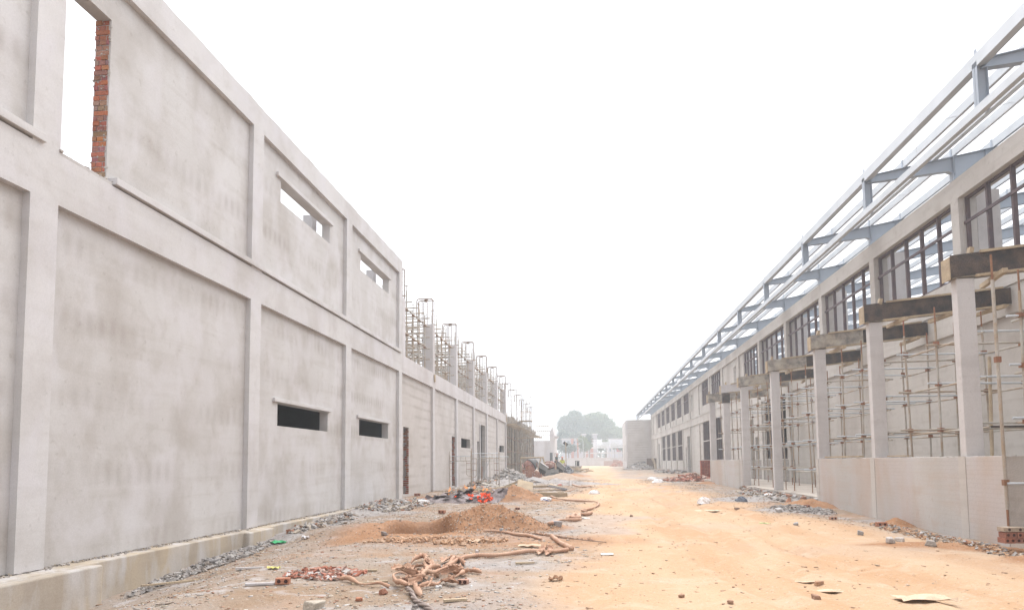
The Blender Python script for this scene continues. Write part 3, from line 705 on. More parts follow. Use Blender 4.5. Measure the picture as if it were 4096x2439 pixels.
purlin(8.40, 9.92, .27, name='fascia_channel', fl=.10); RF.part('eave_angle', MB().box(8.50, 8.62, 2.5, YE+.8, 9.955, 9.97), GLV)
purlin(8.38, 8.87, .17, name='lower_fascia_channel', fl=.12)
for x in (9.55, 10.35, 10.43, 10.95, 12.1, 13.4, 14.7, 16.0, 17.3, 18.6, 19.9, 21.2): purlin(x, zroof(x)+.02, .22 if x != 10.43 else .18)
for x in (24.5, 26.5, 28.5, 30.5, 32.5): purlin(x, 12.6-(x-22.4)*.2, .2)
for i in range(0, len(fr)-1, 1):
    ym = (fr[i]+fr[i+1])/2
    b = MB(); b.tube((8.40, ym, zroof(8.4)+.05), (10.95, ym+.02, zroof(10.95)+.1), .007, 4); RF.part('sag_rod', b, GLV)
    if i % 2 == 0: RF.part('sag_rod', MB().tube((8.42, ym-.3, 9.95), (8.42, ym-.3, 9.05), .005, 4), GLV)

# portico in front of the factory
XPc = 7.4
PT = Thing('portico', 'slim bare concrete columns on a raised slab with low rendered walls before the factory', 'portico', (XPc, 28, .2), frame=True)
cy = [9.9, 14.5, 18.88, 23.3, 28.86, 34.47, 39.05, 43.4]
for y in cy: PT.part('column', MB().box(XPc, XPc+.34, y, y+.22, -.3, 5.12 if y != 39.05 else 5.1), CNR, bevel=.012)
PT.part('floor_slab', MB().box(XPc-.02, XR-.01, 8, 46, -.2, .285), SLB)
def lowwall(a, b):
    ys = [a]+[y for y in cy if a < y < b]+[b]
    PT.part('low_wall', MB().box(XPc-.035, XPc+.16, a, b, -.5, 1.535), LOW, bevel=.012)
lowwall(13.2, 23.4); PT.part('low_wall', MB().box(XPc-.015, XPc+.16, 8.0, 13.197, -.5, 1.53), DGR, label='dark damp low wall with rough unrendered face'); lowwall(34.6, 43.7)
for y in cy[:4]: PT.part('wall_pier', MB().box(XPc-.045, XPc-.036, y-.02, y+.24, -.4, 1.54), PLR)
for y in (35.2, 39.1, 43.3): PT.part('wall_pier', MB().box(XPc-.045, XPc-.036, y-.02, y+.2, -.4, 1.54), PLR)
# broken slab edge at the open bays
eb = MB()
for i in range(260):
    y = random.uniform(23.5, 34.4); eb.chunk((XPc-random.uniform(.0, .30), y, .22-random.uniform(0, .25)), (random.uniform(.05, .2), random.uniform(.06, .25), random.uniform(.03, .12)), random.choice([(.40,.36,.33), (.33,.28,.24), (.42,.40,.39), (.36,.2,.14)]))
PT.part('broken_slab_edge', eb, VC, kind='stuff')
cap = MB()
for i in range(260): y = random.choice([random.uniform(13, 23.3), random.uniform(34.7, 43.6)]); cap.chunk((XPc+random.uniform(-.03, .14), y, 1.537), (random.uniform(.01, .04), random.uniform(.02, .08), .012), (.42, .39, .37))
PT.part('mortar_crumbs', cap, VC, kind='stuff')
PT.part('board', MB().box(XPc-.03, XPc+.1, 19.9, 22.7, 1.56, 1.60), WD); PT.part('board', MB().box(XPc-.03, XPc+.1, 17.1, 18.1, 1.56, 1.585), WD)
# formwork beams, rising toward the factory
sl_ = .095
def fbeam(y, m1, m2, label, split=.55, z0=5.13, h=.45):
    T = Thing('beam_formwork', label, 'formwork', (XPc, y, z0), 'beam formwork boxes over the portico columns', frame=True)
    xa, xb = XPc-.12, XR-.02; xm = xa+(xb-xa)*split
    def seg(p, q, ya, yb, za, zb):     # sloping box
        b = MB(); b.prism([(p, ya, z0+za+sl_*(p-xa)), (q, ya, z0+za+sl_*(q-xa)), (q, ya, z0+zb+sl_*(q-xa)), (p, ya, z0+zb+sl_*(p-xa))], (0, 0, 0), (0, yb-ya, 0)); return b
    T.part('side_panel', seg(xa, xm-.004, y-.06, y-.035, 0, h), m1); T.part('side_panel', seg(xm, xb, y-.055, y-.035, 0.01, h-.02), m2)
    T.part('side_panel', seg(xa+.1, xb, y+.27, y+.29, 0, h), m2)
    T.part('soffit_board', seg(xa+.05, xb, y-.034, y+.268, -.02, .0), WD2)
    T.part('end_board', seg(xa-.02, xa-.003, y-.05, y+.28, -.04, h-.03), WD)
    T.part('batten', seg(xa+.55, xb-.2, y-.10, y-.061, h-.02, h+.03), WD); T.part('batten', seg(xa+.45, xb-.1, y-.11, y-.062, -.05, -.0), WD)
    for i, xx in enumerate((XPc+.75, XPc+1.9, XPc+3.0)):
        T.part('bearer', MB().obox((xx, y+.1, z0-.10+sl_*(xx-xa)), (.09, random.uniform(1.0, 1.4), .09), Matrix.Rotation(random.uniform(-.35, .15), 3, 'Z')), WD)
    T.part('offcut', MB().obox((xa+random.uniform(.05, .5), y+.0, z0+h+.08), (.08, .12, .16), Matrix.Rotation(.2, 3, 'Y')), WD)
    return T
fbeam(14.5, DPL, DPL, 'black film-faced beam formwork over the nearest portico column')
fbeam(18.88, DPL, DPL, 'black beam formwork with rust marks on the second portico column')
fbeam(23.3, WD2, DPL, 'spattered beige beam formwork on the third portico column', .45)
fbeam(28.86, WD2, DPL, 'beige beam formwork with black flakes on the column standing alone on the slab', .42)
fbeam(34.47, WD2, DPL, 'tan beam formwork on the fifth portico column from the front', .40)
fbeam(39.05, CN, WD2, 'pale grey beam formwork on the sixth portico column, above a dark column collar', .6, 5.25)
fbeam(43.4, WD2, WD2, 'short beige beam formwork on the farthest portico column', .5, 5.12, .5)
single('column_collar', MB().box(XPc-.02, XPc+.36, 39.02, 39.3, 4.7, 5.22).box(XPc-.03, XPc+.37, 39.01, 39.31, 4.9, 4.96), DPL, 'dark formwork collar around the top of a portico column', 'formwork', frame=True)

# shoring under each beam bay
def shoring(ya, yb, label, rows=3, dz=.28, zt=5.0, seed=1, xs=(.6, 2.45)):
    T = Thing('shoring_scaffold', label, 'scaffold', (XPc+.5, ya, dz), 'pipe shoring under the portico beams', frame=True); R = random.Random(seed)
    ys = [ya+(yb-ya)*i/(rows-1) for i in range(rows)]
    for x in xs:
        for y in ys:
            lean = R.uniform(-.14, .10); h = zt-dz+sl_*x-.05; ly = R.uniform(-.05, .05); mb = MB(); X = XPc+x
            mb.tube((X-lean*.5, y, dz+.35), (X+lean*.4, y+ly, dz+h-.4), .026, 8)
            s_ = T.part('standard', mb, PIP)
            jk = MB(); jk.tube((X-lean*.5, y, dz), (X-lean*.5, y, dz+.36), .017, 6); jk.box(X-lean*.5-.06, X-lean*.5+.06, y-.05, y+.05, dz, dz+.01); T.part('jack', jk, CLP, parent=s_)
            jk = MB(); jk.tube((X+lean*.4, y+ly, dz+h-.41), (X+lean*.4, y+ly, dz+h), .017, 6)
            T.part('jack', jk, CLP, parent=s_)
            for zc in (.85, 1.9, 2.9, 3.85): inst('clamp', CLM, s_, Vector((X+lean*(-.5+.9*zc/h), y+ly*zc/h, dz+zc+R.uniform(-.04, .04)))-T.org, (0, 0, R.uniform(-.4, .4)))
    for zc in (.8, 1.85, 2.85, 3.8):
        for x in xs: X = XPc+x; T.part('ledger', MB().tube((X+.05, ys[0]-.35, dz+zc+R.uniform(-.04, .04)), (X+.05, ys[-1]+.3, dz+zc+R.uniform(-.04, .04)), .024, 8), PIP)
        for y in ys: T.part('ledger', MB().tube((XPc+xs[0]-.25, y-.05, dz+zc+R.uniform(.03, .10)), (XPc+xs[-1]+.3, y-.05, dz+zc+R.uniform(.03, .10)), .024, 8), GLV if R.random() < .6 else PIP)
    return T
shoring(9.9, 13.6, 'pipe shoring at the right edge behind the damp low wall', 3, seed=3)
t2 = shoring(15.2, 18.2, 'pipe shoring between the nearest two portico columns', 3, seed=4)
t2.part('dark_board', MB().box(XPc+.8, XPc+2.0, 15.9, 16.1, 2.16, 2.20), DPL); t2.part('diagonal_timber', MB().tube((XPc+1.9, 17.2, .3), (XPc+2.5, 18.1, 4.0), .04, 6), WD)
shoring(19.6, 22.7, 'pipe shoring between the second and third portico columns', 3, seed=5)
shoring(24.2, 28.2, 'pipe shoring on the open slab before the free-standing column', 3, seed=6)
shoring(29.6, 33.9, 'pipe shoring on the open slab behind the free-standing column', 3, seed=7)
shoring(35.2, 38.5, 'pipe shoring behind the far low wall, nearer of two', 3, seed=8)
shoring(39.8, 42.9, 'pipe shoring behind the far low wall, farther of two', 2, seed=9)
SPp = Thing('scaffold_pole', 'leaning rusty scaffold pole standing on stacked hollow bricks at the right edge', 'pole', (7.05, 12.64, .34), frame=True)
SPp.part('pipe', MB().tube((7.05, 12.64, .62), (7.03, 12.62, 4.6), .028, 10), PIP); SPp.part('jack', MB().tube((7.05, 12.64, .34), (7.05, 12.64, 1.0), .019, 8).tube((7.03, 12.62, 4.6), (7.03, 12.62, 5.05), .019, 8), CLP)
SPp.part('clamp', MB().obox((7.05, 12.64, 1.08), (.085, .08, .10)), CLP); SPp.part('clamp', MB().obox((7.04, 12.63, 3.2), (.085, .08, .10)), CLP)
SPp.part('ledger', MB().tube((7.05, 12.6, 1.06), (7.9, 12.5, 1.06), .024, 8), GLV)
def hollow_brick(b, c, size=(.24, .115, .09), M=None, tone=(.36, .15, .10)):
    M = M or Matrix.Identity(3); L_, Wd, H = size; t = .018
    # body faces with two flat dark discs painting the shade of holes on the end facing -y
    b.obox(c, size, M, tone)
    for sx in (-.25, .25):
        vs = []; n = 10
        for k in range(n): a = 2*PI*k/n; vs.append(M @ Vector((sx*L_+math.cos(a)*.024, -Wd/2-.0015, math.sin(a)*.024))+Vector(c))
        b.add(vs, [tuple(range(n))], (.06, .025, .02))
for i, (dx, dy, dz_, rz, lb) in enumerate([(0, 0, .12, .05, 'lower left hollow brick under the leaning pole'), (.19, .01, .121, -.03, 'lower right hollow brick under the leaning pole'),
        (.02, .0, .213, .02, 'middle left hollow brick under the leaning pole'), (.2, .0, .214, .06, 'middle right hollow brick under the leaning pole'), (.09, .01, .302, .01, 'top brick carrying the leaning pole')]):
    b = MB(); hollow_brick(b, (6.93+dx, 12.5+dy, dz_), (.17 if i < 4 else .34, .2, .088 if i < 4 else .07), Matrix.Rotation(rz, 3, 'Z'), [(.36,.15,.10), (.33,.16,.12), (.30,.13,.09), (.38,.17,.12), (.42,.33,.25)][i])
    single('hollow_brick', b, BRK, lb, 'brick', 'bricks stacked under the leaning pole', frame=True)

# ------------------------------------------------------------------ corrugated hose, torn and tangled
def spline(pts, step=.02):
    P = [Vector(p) for p in pts]; out = []
    for i in range(len(P)-1):
        a, b, c, d = P[max(i-1, 0)], P[i], P[i+1], P[min(i+2, len(P)-1)]; k = max(2, int((c-b).length/step))
        for j in range(k):
            t = j/k; out.append(.5*((2*b)+(c-a)*t+(2*a-5*b+4*c-d)*t*t+(3*b-a-3*c+d)*t**3))
    out.append(P[-1]); return out
def GZ1(u, v, dz): return G(1200+.5215*u, 1700+.5215*v, dz)      # enlarged-view coordinates of the front left
def hose(b, pts, r=.031, ridge=.10, squash=None):
    pp = spline(pts, .017); b.path(pp, r, 12, lambda i: (1+ridge*(1.2 if i % 3 == 0 else -.5))*(squash(i/len(pp)) if squash else 1)*(1+.10*math.sin(i*.11)+.06*math.sin(i*.37)))
def ribbon(b, pts, wd=.07, arc=2.6, roll=0.0, step=.025, jag=.03, twist=0.0):
    """torn open length of hose: ridged curved strip with ragged edges"""
    pp = spline(pts, step); n = 7; vs = []; L_ = len(pp)
    for i, p in enumerate(pp):
        d = (pp[min(i+1, L_-1)]-pp[max(i-1, 0)]).normalized(); u = d.cross(Vector((0, 0, 1))).normalized(); v = u.cross(d)
        e = min(1, (i+1)/6, (L_-i)/6); R = wd*.5*(1+.10*(1 if i % 2 else -1))*(.35+.65*e); ph = roll+twist*i/L_
        for k in range(n+1):
            a = ph-arc/2+arc*k/n+(random.uniform(-1, 1)*jag/wd*2 if k in (0, n) else 0)
            vs.append(p+u*math.sin(a)*R-v*math.cos(a)*R+v*R*.8)
    fs = [(i*(n+1)+k, i*(n+1)+k+1, (i+1)*(n+1)+k+1, (i+1)*(n+1)+k) for i in range(L_-1) for k in range(n)]
    b.add(vs, fs)
def solid(o, t=.004):
    mdf = o.modifiers.new('thick', 'SOLIDIFY'); mdf.thickness = t; mdf.offset = 0
b = MB(); hose(b, [GZ1(u, v, .045) for u, v in [(1120, 1105), (1165, 1080), (1240, 1038), (1350, 1018), (1500, 1017), (1640, 1000), (1750, 984), (1860, 985), (1960, 985), (2055, 972)]])
single('corrugated_hose', b, HOSE, 'longest straight run of terracotta corrugated hose with a grey collar, behind the torn tangle', 'hose', sm=True)
b = MB(); hose(b, [GZ1(u, v, .04) for u, v in [(2085, 962), (2040, 940), (1980, 905), (1930, 862)]], .04); single('corrugated_hose', b, HOSE, 'short slanting hose piece meeting the right end of the longest run', 'hose', sm=True)
b = MB(); hose(b, [GZ1(u, v, .035) for u, v in [(1410, 820), (1530, 825), (1640, 845), (1760, 860), (1850, 885)]], .035, squash=lambda t: .6+.4*math.sin(t*PI)); single('corrugated_hose', b, HOSE, 'thin hose lying along the foot of the front dirt mound', 'hose', sm=True)
b = MB(); ribbon(b, [GZ1(u, v, .0) for u, v in [(1600, 820), (1690, 815), (1800, 830), (1950, 855), (2100, 872), (2200, 880), (2260, 885)]], .08); o = single('corrugated_hose', b, HOSE, 'long torn-open hose strip running right from the front mound', 'hose', sm=True); solid(o)
b = MB(); b.path(spline([GZ1(u, v, .03) for u, v in [(1880, 845), (2050, 872), (2200, 895), (2350, 908)]], .2), .010, 6); single('steel_rod', b, RST, 'thin dark rod beside the long torn hose strip, ending on the road', 'rod')
b = MB(); ribbon(b, [GZ1(u, v, .03) for u, v in [(1830, 1000), (1870, 960), (1905, 948), (1925, 975), (1890, 1005)]], .09, 3.2); o = single('corrugated_hose', b, HOSE, 'curled open flap standing up on the longest hose run', 'hose', sm=True); solid(o)
b = MB(); b.obox(GZ1(1358, 1012, .055), (.04, .13, .13), Matrix.Rotation(.3, 3, 'Z')); single('concrete_lump', b, CN, 'small grey lump clamping the longest hose run', 'lump', bevel=.015)
TG = Thing('torn_hose_tangle', 'knotted heap of torn terracotta corrugated hose with a grey rope coming out', 'hose', GZ1(960, 1220, 0))
def ZD(u, v, dz): return G(1350+.2407*u, 2220+.2407*v, dz)
for pts, dz, wd in [([(60, 430), (200, 450), (380, 500), (560, 520), (700, 530), (860, 545)], .04, 0), ([(1150, 620), (1050, 600), (980, 540), (930, 450), (1060, 430), (1200, 440), (1330, 470), (1450, 480)], .10, 0),
                    ([(1360, 580), (1500, 560), (1650, 520), (1760, 470), (1900, 480)], .05, 0), ([(1400, 460), (1470, 420), (1600, 400), (1720, 370), (1850, 350), (1980, 345), (2090, 350)], .11, 0),
                    ([(2090, 350), (2060, 385), (1960, 405), (1850, 425)], .06, 0), ([(1000, 320), (1120, 300), (1280, 320), (1400, 360), (1500, 360)], .07, 0), ([(1940, 90), (1900, 160), (1840, 220), (1810, 260), (1740, 320), (1640, 380)], .06, 0)]:
    b = MB(); hose(b, [ZD(u, v, dz+.02*math.sin(i*2.1)) for i, (u, v) in enumerate(pts)], .028, .13, lambda t: .72+.28*math.sin(t*7)); TG.part('hose_length', b, HOSE, sm=True)
for pts, dz, wd, arc, ro in [([(1080, 380), (1200, 420), (1330, 460)], .10, .12, 2.4, .4), ([(910, 410), (1010, 385), (1120, 375), (1220, 430), (1360, 460)], .14, .11, 2.8, -.5), ([(930, 500), (1050, 520), (1200, 500), (1330, 520)], .06, .14, 2.2, .2),
        ([(1310, 540), (1330, 620), (1350, 690), (1410, 750)], .03, .09, 2.6, .8), ([(1730, 480), (1850, 500), (1990, 520)], .05, .09, 2.9, -.3), ([(2010, 300), (2150, 280), (2300, 300), (2410, 320)], .02, .06, 3.0, .6),
        ([(1200, 200), (1250, 140), (1330, 110), (1420, 90), (1490, 130), (1480, 190)], .05, .08, 2.6, .9), ([(1220, 230), (1330, 250), (1180, 260), (960, 270)], .02, .09, 2.6, .2), ([(1480, 320), (1520, 250), (1500, 180), (1580, 240)], .08, .12, 2.2, -.8),
        ([(1580, 230), (1680, 260), (1800, 240), (1920, 320), (2010, 310)], .03, .07, 2.7, .1), ([(1740, 160), (1830, 110), (1950, 85)], .05, .11, 2.6, -.4), ([(1960, 80), (2060, 130), (2130, 195)], .03, .09, 2.8, .3), ([(1440, 640), (1520, 600), (1560, 500), (1580, 420)], .08, .03, 2.0, 0),
        ([(1340, 450), (1400, 400), (1480, 380), (1560, 330), (1700, 300)], .09, .08, 2.6, .6), ([(1060, 300), (1200, 270), (1330, 240), (1500, 230)], .05, .09, 2.5, -.6)]:
    b = MB(); ribbon(b, [ZD(u, v, dz) for u, v in pts], wd*1.0, arc, ro, twist=1.2); solid(TG.part('torn_flap', b, HOSE, sm=True), .003)
for i in range(16):
    u, v = random.uniform(950, 1950), random.uniform(280, 600); a = random.uniform(-.5, .5); L_ = random.uniform(120, 300); h_ = random.uniform(.03, .11)
    b = MB(); ribbon(b, [ZD(u+L_*t*math.cos(a), v+L_*t*math.sin(a)*.6+18*math.sin(t*4+i), h_+.03*math.sin(t*5+i)) for t in (0, .3, .6, 1)], random.uniform(.06, .13), random.uniform(1.8, 3.2), random.uniform(-1, 1), twist=random.uniform(-1.8, 1.8)); solid(TG.part('torn_flap', b, HOSE, sm=True), .003)
RP = Thing('twisted_rope', 'thick grey-brown twisted rope leading out of the hose tangle toward the camera', 'rope', ZD(1300, 760, 0))
core = spline([ZD(1155, 620, .05), ZD(1230, 670, .04), ZD(1275, 760, .03), ZD(1350, 830, .03), ZD(1470, 890, .03), ZD(1560, 960, .03), ZD(1640, 1050, .03)], .015)
for k in range(3):
    b = MB(); pts = []
    for i, p in enumerate(core):
        d = (core[min(i+1, len(core)-1)]-core[max(i-1, 0)]).normalized(); u = d.cross(Vector((0, 0, 1))).normalized(); v = u.cross(d); a = i*.17+k*2*PI/3
        pts.append(p+(u*math.cos(a)+v*math.sin(a))*.016)
    b.path(pts, .015, 8); RP.part('strand', b, mat('rope_strand', (.30, .24, .21), (.22, .175, .155), 8, bump=.3) if k == 0 else bpy.data.materials['rope_strand'], sm=True)
def ZM(u, v, dz): return G(2050+.1805*u, 1900+.1805*v, dz)
b = MB(); hose(b, [ZM(u, v, .05) for u, v in [(850, 490), (950, 530), (1050, 552), (1200, 570), (1400, 588), (1600, 598), (1830, 612), (1905, 650), (1880, 705), (1780, 755), (1620, 800), (1540, 812), (1650, 838)]], .038, .08, lambda t: .75+.25*math.sin(t*23)); single('corrugated_hose', b, HOSE, 'hose looping toward the road and back, below the white sacks', 'hose', sm=True)
b = MB(); hose(b, [ZM(u, v, .05) for u, v in [(1745, 872), (1640, 900), (1500, 905), (1440, 960), (1330, 950), (1400, 900), (1490, 960), (1400, 985), (1250, 960), (1215, 1000)]], .042, .08); single('corrugated_hose', b, HOSE, 'hose knot bundled beside the road right of the front mound', 'hose', sm=True)
b = MB(); hose(b, [ZM(u, v, .05) for u, v in [(1520, 1018), (1380, 1030), (1240, 1030), (1060, 1035), (980, 1065), (890, 1100), (800, 1140)]], .04, .08, lambda t: .7+.3*math.sin(t*15)**2); single('corrugated_hose', b, HOSE, 'thick hose end lying between the front mound and the hose knot', 'hose', sm=True)
b = MB(); hose(b, [ZM(u, v, .04) for u, v in [(1330, 215), (1440, 255), (1560, 270), (1700, 255), (1750, 262)]], .035, .05); single('corrugated_hose', b, HOSE, 'hose lying in front of the small grey gravel heap', 'hose', sm=True)
b = MB(); ribbon(b, [ZM(u, v, .0) for u, v in [(1170, 370), (1290, 345), (1380, 300), (1260, 300)]], .09); solid(single('corrugated_hose', b, HOSE, 'torn hose scrap right of the plywood offcuts', 'hose', sm=True))

# ------------------------------------------------------------------ bonfire
FB = Thing('bonfire', 'smouldering ash and board heap with orange embers and low flames by the dirt mound', 'bonfire', gp(-4.3, 25.4))
def ZF(u, v, Y): return AY(1750+.1617*u, 1780+.1617*v, Y)
ash = MB(); n = 46; vs = []
for j in range(n):
    for i in range(n):
        u = -1+2*i/(n-1); v = -1+2*j/(n-1); x = -4.55+u*1.7; y = 25.1+v*1.0; r = math.hypot(u, v)
        h = max(0, 1-r)**.7*.36+(.10*float(fbm(x*3.1, y*3.1, 50, 4))+.07*float(fbm(x*9, y*9, 51, 3)))*(r < 1.05)
        vs.append((x, y, float(gz(x, y))+h-.03))
ash.add(vs, [(j*n+i, j*n+i+1, (j+1)*n+i+1, (j+1)*n+i) for j in range(n-1) for i in range(n-1)])
ASH = mat('ash', (.17, .135, .13), (.36, .32, .32), 2.6, stain=(.045, .03, .03), st_scale=2.3, st_amt=.9, bump=.8, bscale=14, grain=.3)
FB.part('ash_heap', ash, ASH)
for i in range(56):
    a = random.uniform(0, 2*PI); r = random.random()**.6; x = -4.55+math.cos(a)*r*1.6; y = 25.1+math.sin(a)*r*.9
    b = MB(); b.chunk((x, y, float(gz(x, y))+.08+.32*(1-r)), (random.uniform(.10, .42), random.uniform(.08, .3), random.uniform(.01, .04)), flat=1.3)
    FB.part('charred_board', b, ASH if i % 3 else mat('char', (.035, .025, .025), (.07, .05, .05), 4, bump=.6) if i == 0 else bpy.data.materials['char'])
EMB = mat('embers', (.3, .05, .01), (.1, .02, .01), 5, emit=((1, .10, .02), 1.6), grain=.3)
def glow(M, c1, c2, sc, s):
    N = M.node_tree.nodes; L_ = M.node_tree.links; t = N.new('ShaderNodeTexNoise'); t.inputs['Scale'].default_value = sc; t.inputs['Detail'].default_value = 4
    g = N.new('ShaderNodeNewGeometry'); L_.new(g.outputs['Position'], t.inputs['Vector'])
    cr = N.new('ShaderNodeValToRGB'); cr.color_ramp.elements[0].position = .42; cr.color_ramp.elements[0].color = (*c1, 1); cr.color_ramp.elements[1].position = .6; cr.color_ramp.elements[1].color = (*c2, 1)
    L_.new(t.outputs[0], cr.inputs[0]); L_.new(cr.outputs[0], N['Principled BSDF'].inputs['Emission Color']); N['Principled BSDF'].inputs['Emission Strength'].default_value = s
glow(EMB, (.05, .002, .001), (1, .09, .03), 11, .38)
for (u, v, w_) in [(1080, 1390, .16), (1150, 1375, .14), (1230, 1340, .13), (1290, 1330, .1), (1230, 1270, .12), (1240, 1215, .09), (1040, 1290, .08), (1100, 1210, .05), (870, 1250, .07), (760, 1230, .06), (830, 1330, .04), (440, 1280, .03)]:
    w_ *= .72
    p = ZF(u, v, 24.35-(1400-v)*.003*-1); b = MB()
    for q in range(9): b.chunk(p+Vector((random.uniform(-w_, w_)*1.2, random.uniform(-.1, .1), random.uniform(-w_, w_)*.55)), (random.uniform(.03, .10), .08, random.uniform(.02, .05)), flat=2)
    FB.part('embers', b, EMB)
FLM = bpy.data.materials.new('flame'); FLM.use_nodes = True; N = FLM.node_tree.nodes; Lk = FLM.node_tree.links; N.clear()
out = N.new('ShaderNodeOutputMaterial'); em = N.new('ShaderNodeEmission'); tr = N.new('ShaderNodeBsdfTransparent'); mxs = N.new('ShaderNodeMixShader'); lw = N.new('ShaderNodeLayerWeight'); lw.inputs[0].default_value = .7
em.inputs[0].default_value = (1, .42, .15, 1); em.inputs[1].default_value = .36
Lk.new(lw.outputs['Facing'], mxs.inputs[0]); Lk.new(em.outputs[0], mxs.inputs[1]); Lk.new(tr.outputs[0], mxs.inputs[2]); Lk.new(mxs.outputs[0], out.inputs[0])
for (u, v, h, wd, Y) in [(u_, v_, h_*.8, w_*.8, y_) for (u_, v_, h_, w_, y_) in [(300, 1150, .26, .10, 25.2), (270, 1215, .12, .07, 25.0), (350, 1190, .10, .04, 25.0), (310, 1060, .07, .05, 25.3), (680, 1070, .26, .06, 26.0), (710, 1070, .12, .1, 26.0), (915, 1085, .32, .06, 26.2), (940, 1070, .16, .05, 26.2), (1130, 1120, .18, .10, 26.2), (1200, 1110, .12, .12, 26.2), (1380, 1150, .18, .05, 25.6)]]:
    p = ZF(u, v, Y); b = MB(); pts = [p+Vector((wd*.5*math.sin(t*5+u), .02*math.sin(t*9), h*t)) for t in [i/9 for i in range(10)]]
    b.path(pts, wd*.5, 8, lambda i: max(.04, math.sin(PI*min(1, (i/9*.8+.18)))**1.2*(1-i/10))*1.3); FB.part('flame', b, FLM, sm=True)

# ------------------------------------------------------------------ frame scaffolds beside the fire
def door_frame(name, label, xl, xr, Y, ztop, zb, second=.0):
    T = Thing(name, label, 'scaffold frame', ((xl+xr)/2, Y, zb))
    for x in (xl, xr): T.part('post', MB().tube((x, Y, zb), (x, Y, ztop), .024, 8), PIP); T.part('spigot', MB().tube((x, Y, ztop), (x, Y, ztop+.22), .016, 6), PIP)
    for z in (ztop-.06, ztop-.32): T.part('rail', MB().tube((xl, Y, z), (xr, Y, z), .02, 8), GLV if z > ztop-.1 else PIP)
    for i in range(3): x = xl+(xr-xl)*(i+1)/4; T.part('strut', MB().tube((x, Y, ztop-.06), (x, Y, ztop-.32), .012, 6), PIP)
    for s, x in ((1, xl), (-1, xr)):
        xi = x+s*.26; T.part('inner_post', MB().path([(xi, Y, ztop-.32), (xi, Y, zb+.75), (xi-s*.06, Y, zb+.66), (x, Y, zb+.62)], .014, 6), PIP)
        for z in (zb+1.0, zb+1.35): T.part('rung', MB().tube((x, Y, z), (xi, Y, z), .012, 6), CLP)
    return T
p0 = AY(1799, 1822, 37.5); p1 = AY(1884, 1818, 37.5); p2 = AY(1886, 1816, 35.2); p3 = AY(1996, 1817, 35.2)
door_frame('tube_scaffold', 'pale pipe door frame scaffold left of the other, before the brick-edged doorway', p0.x, p1.x, 37.5, p0.z+.03, .15)
t = door_frame('tube_scaffold', 'pale pipe door frame scaffold standing right of the other, behind the fire', p2.x, p3.x, 35.2, p2.z+.1, .12)
T = Thing('tube_scaffold', 'third pipe frame standing behind the right door frame, with a red diagonal brace', 'scaffold frame', ((p2.x+p3.x)/2+.5, 37.6, .15))
for x in (p2.x+.15, p2.x+.62, p3.x-.45, p3.x+.25): T.part('post', MB().tube((x, 37.6, .15), (x, 37.6, 1.85), .02, 6), PIP)
T.part('rail', MB().tube((p2.x+.15, 37.6, 1.85), (p3.x+.25, 37.6, 1.83), .02, 6), GLV); T.part('rail', MB().tube((p2.x+.15, 37.6, 1.62), (p3.x+.25, 37.6, 1.62), .016, 6), PIP)
T.part('brace', MB().tube((p2.x+.2, 37.5, .5), (p2.x+.62, 37.5, 1.7), .018, 6), GLV); T.part('brace', MB().tube((p2.x+.2, 37.45, .6), (p2.x+.22, 37.45, 1.3), .02, 6), RED)

# ------------------------------------------------------------------ mixers, hoppers, bricks, rubble by the left building
def mixer(name, label, c, tilt, rz, drum_r=.6, zc=1.25, tub=True):
    T = Thing(name, label, 'concrete mixer', c, local=True, rotz=rz)
    R = Matrix.Rotation(tilt, 3, 'Y')
    def lathe(prof, mat_, nm, parent=None):
        b = MB(); n = 28; vs = []
        for (x, r) in prof:
            for k in range(n): a = 2*PI*k/n; vs.append(R @ Vector((x, math.cos(a)*r, math.sin(a)*r))+Vector((0, 0, zc)))
        fs = [(i*n+k, i*n+(k+1) % n, (i+1)*n+(k+1) % n, (i+1)*n+k) for i in range(len(prof)-1) for k in range(n)]
        fs.append(tuple(range(n-1, -1, -1))); b.add(vs, fs); return T.part(nm, b, mat_, parent, sm=True)
    dr = lathe([(-.55, .22), (-.52, .36), (-.25, drum_r), (-.02, drum_r)], RED, 'drum_base'); lathe([(-.02, drum_r+.002), (.18, drum_r), (.52, .34), (.60, .34), (.60, .29), (.5, .29)], GRM, 'drum_cone')
    lathe([(-.03, drum_r+.01), (-.03, drum_r+.05), (.05, drum_r+.05), (.05, drum_r+.01)], BLK, 'gear_ring', parent=dr)
    for s in (-1, 1):
        T.part('frame_leg', MB().tube((-.75, s*.62, 0), (-.3, s*.66, 1.25), .04, 8), RED); T.part('frame_leg', MB().tube((.7, s*.62, 0), (.2, s*.66, 1.25), .04, 8), RED)
        T.part('base_rail', MB().box(-.95, .95, s*.62-.04, s*.62+.04, .12, .2), GRM)
    for x in (-.7, .7):
        for s in (-1, 1):
            wv = MB(); wv.path([(x+math.cos(a)*.17, s*.75, .19+math.sin(a)*.17) for a in [2*PI*i/16 for i in range(17)]], .045, 6); T.part('wheel', wv, BLK, sm=True)
    T.part('yoke', MB().path([(-.45, -.70, 1.2), (-.6, -.5, 1.0), (-.75, 0, .85), (-.6, .5, 1.0), (-.45, .70, 1.2)], .06, 8), RED, sm=True)
    return T
pm = AY(2124, 1870, 61.0); g0 = float(gz(pm.x, 61)); mixer('concrete_mixer', 'concrete mixer with tilted red and grey drum behind the orange brick stack', (pm.x, 61, g0), -.6, .55, .56, pm.z-g0+.24)
pm2 = AY(2201, 1868, 62.5); g0 = float(gz(pm2.x, 62.5)); mixer('concrete_mixer', 'dull red mixer drum under a curved red pipe, right of the tilted one', (pm2.x, 62.5, g0), 1.2, .4, .58, pm2.z-g0-.05)
